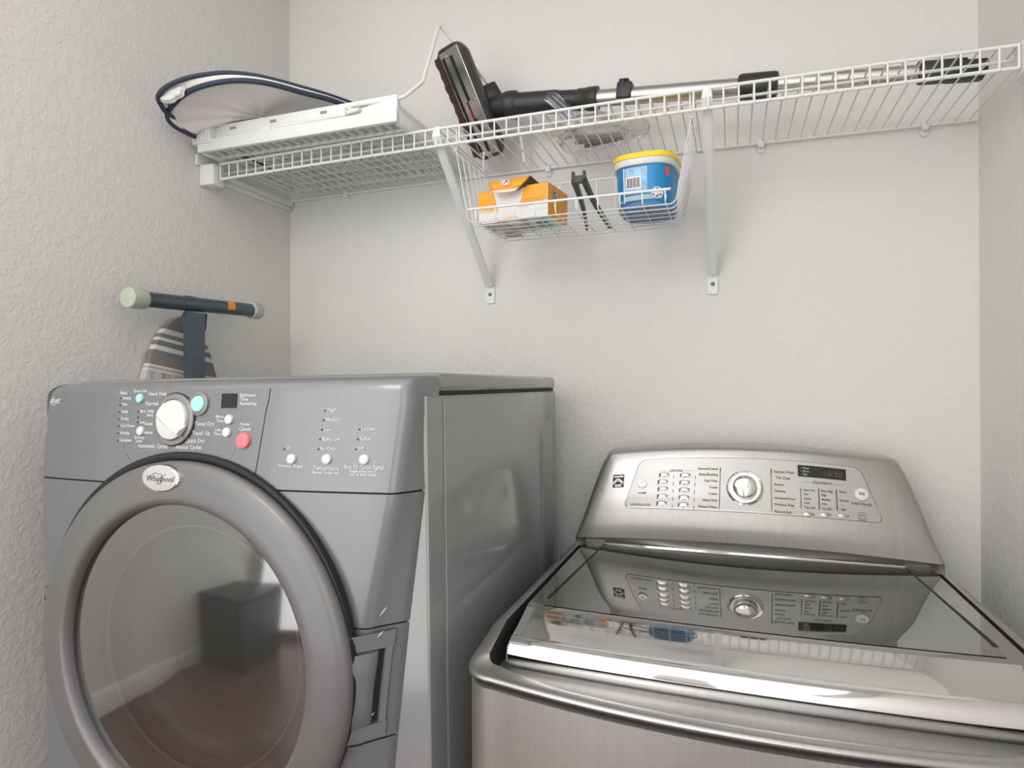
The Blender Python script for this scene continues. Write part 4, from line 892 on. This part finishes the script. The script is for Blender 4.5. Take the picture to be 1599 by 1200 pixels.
for i, (x, y, dx, dy, r, c) in enumerate(((-.055, -.03, .11, .02, .007, .50), (-.05, .008, .11, .015, .008, .34), (-.035, .042, .075, -.01, .005, .16))):
    MB().tube([(x, y, .010 + r * .2), (x + dx, y + dy, .012 + r * .2)], r, 12).build('accessory', mat('accessory_grey', (c, c * .98, c * .95), .4), bag)
mb = MB(); mb.bbox((-.055, -.075, .006), (-.030, -.054, .022), .004); mb.build('cream_fitting', mat('cream_plastic', (.62, .55, .46), .45), bag)
pkt = thing('clear_packet', 'small stiff clear plastic tube leaning on the black wand elbow', 'packet', (0, 0, 0))
mb = MB()
def at(p): return Vector(p)
c0, c1, c2, c3 = at((.795, -.166, 1.919)), at((.827, -.166, 1.927)), at((.882, -.180, 1.868)), at((.855, -.198, 1.855))
nrm = (c1 - c0).cross(c3 - c0).normalized() * .011
rows = []
for k in range(9):
    t_ = k / 8; a = c0.lerp(c3, t_); b = c1.lerp(c2, t_); rows.append([a, a.lerp(b, .3) - nrm, a.lerp(b, .7) - nrm, b, a.lerp(b, .7) + nrm * .7, a.lerp(b, .3) + nrm * .7])
mb.grid(rows, closed_u=True); mb.build('packet_shell', 'clear_hard', pkt, ang=20)
mb = MB()
for q in (.3, .62): mb.tube([c0.lerp(c1, q), c3.lerp(c2, q)], .0009, 5)
mb.build('packet_ribs', mat('frost_rib', (.70, .74, .84), .25), pkt)

# ------------------------------------------------------------------ folded drying rack
RZ = 1.8305
rack = thing('drying_rack', 'folded white plastic lattice rack lying on the left end of the shelf', 'drying rack', (0, 0, 0))
RX0, RX1, RY0, RY1 = .034, .545, -.362, -.035
# frame bars
for nm, lo, hi in (('frame_bar', (RX0, RY0, RZ), (RX1, RY0 + .012, RZ + .027)), ('frame_bar', (RX0, RY1 - .012, RZ), (RX1, RY1, RZ + .027)), ('frame_bar', (RX1 - .012, RY0 + .0125, RZ), (RX1, RY1 - .0125, RZ + .027)), ('frame_bar', (RX0, RY0 + .0125, RZ), (RX0 + .012, RY1 - .0125, RZ + .027))):
    MB().bbox(lo, hi, .0018).build(nm, 'rack_white', rack)
n = 21
for i in range(1, n):
    x = RX0 + .012 + (RX1 - RX0 - .024) * i / n
    MB().box((x - .0019, RY0 + .0125, RZ + .002), (x + .0019, RY1 - .0125, RZ + .008)).build('lattice_slat', 'rack_white', rack)
for i in range(1, 7):
    y = RY0 + .012 + (RY1 - RY0 - .024) * i / 7
    MB().box((RX0 + .0125, y - .002, RZ + .001), (RX1 - .0125, y + .002, RZ + .0075)).build('lattice_bar', 'rack_white', rack)
UZ = RZ + .0275
for nm, lo, hi in (('upper_bar', (RX0 + .03, RY0 + .014, UZ), (RX1 - .006, RY0 + .028, UZ + .034)), ('upper_bar', (RX0 + .03, RY1 - .03, UZ), (RX1 - .02, RY1 - .016, UZ + .030)), ('upper_bar', (RX1 - .034, RY0 + .0285, UZ), (RX1 - .020, RY1 - .031, UZ + .030))):
    MB().bbox(lo, hi, .0018).build(nm, 'rack_white', rack)
MB().bbox((RX0 + .0445, RY0 + .0285, UZ + .006), (RX1 - .0345, RY1 - .0315, UZ + .010), .001, 1).build('upper_panel', 'rack_white', rack)
MB().bbox((RX0 + .03, RY0 + .0285, UZ), (RX0 + .044, RY1 - .031, UZ + .030), .0018).build('upper_bar', 'rack_white', rack)
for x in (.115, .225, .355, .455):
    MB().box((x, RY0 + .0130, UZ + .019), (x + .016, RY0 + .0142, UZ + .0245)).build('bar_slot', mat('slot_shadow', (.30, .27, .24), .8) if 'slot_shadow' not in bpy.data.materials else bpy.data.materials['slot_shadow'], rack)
mb = MB(); mb.bbox((RX0 - .012, RY0 - .004, RZ + .018), (RX0 + .040, RY0 + .030, RZ + .062), .004)
for k in range(4): mb.bbox((RX0 - .008 + k * .012, RY0 - .007, RZ + .022), (RX0 - .001 + k * .012, RY0 - .002, RZ + .060), .0015)
mb.build('corner_knuckle', 'rack_white', rack)
mb = MB(); mb.tube([(.20, RY0 + .009, UZ + .004), (.40, RY0 + .009, UZ + .007), (.455, RY0 + .007, UZ + .012)], .0045, 10); mb.build('pivot_rod', 'rack_white', rack)
mb = MB(); mb.bbox((.405, RY0 + .0, UZ + .0), (.425, RY0 + .016, UZ + .020), .003); mb.bbox((.205, RY0 + .001, UZ - .001), (.235, RY0 + .013, UZ + .008), .002); mb.build('rod_clip', 'rack_white', rack)
arm = [(.435, -.356, 1.8795), (.5493, -.338, 1.8876), (.5723, -.300, 1.9323), (.585, -.235, 2.018), (.5631, -.2, 2.1079), (.6100, -.150, 2.055), (.6564, -.100, 2.0029), (.700, -.055, 1.930), (.712, -.045, 1.8315)]
MB().tube(fillet(arm[:3], .012, 5)[:-1] + fillet([arm[1 + 1], arm[4], arm[7], arm[8]], .010, 5), .0040, 10).build('wire_arm', 'rack_white', rack, ang=60)
# dark strap tip under the rack
MB().bbox((.105, -.300, RZ - .0005), (.118, -.215, RZ + .004), .0015).build('strap_end', 'black_plastic', rack)

# ------------------------------------------------------------------ collapsed hamper on the rack
hamper = thing('mesh_hamper', 'collapsed white mesh hamper with navy hoops on top of the drying rack', 'hamper', (0, 0, 0))
hB = [(.04, -.389, 1.862), (.032, -.426, 1.87), (.046, -.453, 1.88), (.074, -.463, 1.893), (.112, -.47, 1.905), (.148, -.467, 1.915), (.19, -.453, 1.925), (.23, -.434, 1.93), (.27, -.405, 1.93), (.308, -.351, 1.93), (.352, -.286, 1.93), (.385, -.20, 1.925), (.37, -.11, 1.918), (.29, -.06, 1.914), (.18, -.055, 1.911), (.09, -.10, 1.908), (.045, -.19, 1.904), (.032, -.29, 1.890), (.028, -.35, 1.872)]
hA = [(.052, -.456, 1.8775), (.060, -.481, 1.885), (.078, -.504, 1.89), (.100, -.506, 1.905), (.129, -.487, 1.926), (.165, -.469, 1.937), (.204, -.450, 1.943), (.24, -.426, 1.944), (.266, -.399, 1.944), (.304, -.345, 1.944), (.346, -.280, 1.943), (.378, -.20, 1.940), (.362, -.115, 1.932), (.285, -.067, 1.928), (.18, -.062, 1.925), (.095, -.105, 1.922), (.052, -.19, 1.918), (.034, -.29, 1.905), (.030, -.39, 1.889)]
def spline(P, m=5):
    P = [Vector(p) for p in P]; n = len(P); o_ = []
    for i in range(n):
        a, b, c, d = P[i - 1], P[i], P[(i + 1) % n], P[(i + 2) % n]
        for k in range(m):
            t = k / m; o_.append(.5 * ((2 * b) + (c - a) * t + (2 * a - 5 * b + 4 * c - d) * t * t + (3 * b - a - 3 * c + d) * t ** 3))
    return o_
sB, sA = spline(hB), spline(hA)
MB().tube(sB, .0058, 8, closed=True).build('hoop', 'navy', hamper, ang=60)
MB().tube(sA, .0048, 8, closed=True).build('hoop', 'navy', hamper, ang=60)
cB = sum(sB, Vector()) / len(sB) + Vector((0, 0, .004)); rows = []
for k in (.97, .8, .55, .3, .02): rows.append([cB + (p - cB) * k + Vector((0, 0, (.0012 * math.sin(i * .55) + .006) * (k * (1 - k)) * 4)) for i, p in enumerate(sB)])
MB().grid(rows, closed_u=True).build('base_cloth', 'mesh_cloth', hamper, ang=80)
rows = [[p.lerp(q, t) + (Vector((p.x - cB.x, p.y - cB.y, 0)).normalized() * .004 * math.sin(PI * t)) for p, q in zip(sB, sA)] for t in (0, .5, 1)]
MB().grid(rows, closed_u=True).build('side_cloth', 'mesh_cloth', hamper, ang=80)
bm = bmesh.new(); bmesh.ops.create_icosphere(bm, subdivisions=4, radius=1)
for v in bm.verts:
    f = 1 + .10 * math.sin(v.co.x * 6 + v.co.z * 5) + .06 * math.sin(v.co.y * 9 + 1)
    v.co = Vector((.0980, -.488, 1.8975)) + Vector((.9445, .3286, .35)) * v.co.x * .026 * f + Vector((-.33, .94, 0)) * v.co.y * .011 * f + Vector((.0, 0, 1)) * v.co.z * .0145 * f
bm.verts.index_update(); mb = MB(); mb.add([v.co.copy() for v in bm.verts], [[v.index for v in f.verts] for f in bm.faces]); bm.free()
mb.build('cloth_flap', mat('white_webbing', (.80, .79, .77), .8, bump=(400, .3, .001, 2)), hamper, ang=80)
MB().tube([(.085, -.487, 1.888), (.079, -.480, 1.881)], .0012, 6).build('toggle', 'black_plastic', hamper)

# ------------------------------------------------------------------ ironing board behind the dryer's left side
board = thing('ironing_board', 'ironing board with striped cover and slate T-foot, between dryer and left wall', 'ironing board', (.062, -.388, 0))
zt = 1.4575
out = [(-.155, .02), (.155, .02), (.165, .9), (.150, 1.12), (.122, 1.24), (.097, 1.325), (.080, 1.375), (.058, 1.415), (.030, 1.445), (0, zt), (-.030, 1.445), (-.058, 1.415), (-.080, 1.375), (-.097, 1.325), (-.122, 1.24), (-.150, 1.12), (-.165, .9)]
mb = MB(); rows = []
sm = [(y, z) for y, z in out]
for x, k in ((-.0575, .985), (-.0575, 1.), (-.0445, 1.), (-.0425, .985)):
    rows.append([(x, y * k, (z - 1.457 + (0 if k == 1. else -.004)) if z > .1 else z - 1.457) for y, z in sm])
mb.grid(rows, closed_u=True, cap=True); mb.build('board_cover', 'stripes', board, ang=60, loc=(0, 0, 1.457))
d = Vector((0, .345, .012)).normalized()
y0, z0 = -.163, 1.4752
bar = lambda s_: (0, y0 + d.y * s_, z0 + d.z * s_)
MB().tube([bar(0), bar(.345)], .0160, 24).build('foot_bar', 'slate_metal', board, ang=60)
for a, b in ((-.012, .026), (.322, .352)):
    s_ = 1 if a < 0 else 1
    MB().tube([bar(a), bar(a + .002), bar(b - .002), bar(b)], [.0185, .0205, .0205, .019], 28).build('end_cap', 'sage_plastic', board, ang=40)
mb = MB(); rows = []
for s_ in (.236, .258):
    rows.append([(0 + .0164 * math.cos(a), bar(s_)[1] + (.004 * (a - .3)), bar(s_)[2] + .0164 * math.sin(a)) for a in [-.35 + 1.35 * i / 8 for i in range(9)]])
mb.grid(rows); mb.build('sticker', 'orange_sticker', board)
for s_ in (.118, .192):
    MB().lathe([(.0050, .0150), (.0045, .0172), (.0005, .0178)], 14, Matrix.Translation(bar(s_)) @ Matrix.Rotation(PI / 2, 4, 'Y') @ Matrix.Rotation(0, 4, 'Z')).build('rivet', 'slate_metal', board)
mb = MB(); mb.prism(round_poly([(-.019, -1.46), (.019, -1.46), (.019, 0), (-.019, 0)], .0015, 2), -.010, .012, Matrix(((0, 0, 1, 0), (1, 0, 0, -.012), (0, 1, 0, 1.462), (0, 0, 0, 1)))); mb.build('leg_post', 'slate_metal', board)
mb = MB(); mb.prism([(-.030, .0), (-.018, -.0), (-.016, -.105), (-.021, -.105), (-.038, -.012)], .004, .0155, Matrix(((0, 0, 1, 0), (1, 0, 0, -.012), (0, 1, 0, 1.462), (0, 0, 0, 1)))); mb.build('leg_gusset', 'slate_metal', board)
mb = MB(); mb.prism([(.018, .0), (.030, .0), (.026, -.035), (.019, -.05)], -.008, .008, Matrix(((0, 0, 1, 0), (1, 0, 0, -.012), (0, 1, 0, 1.462), (0, 0, 0, 1)))); mb.build('leg_gusset', 'black_plastic', board)
mb = MB(); mb.bbox((-.012, -.038, 1.491), (.006, .022, 1.4965), .002); mb.build('locking_plate', 'black_plastic', board)
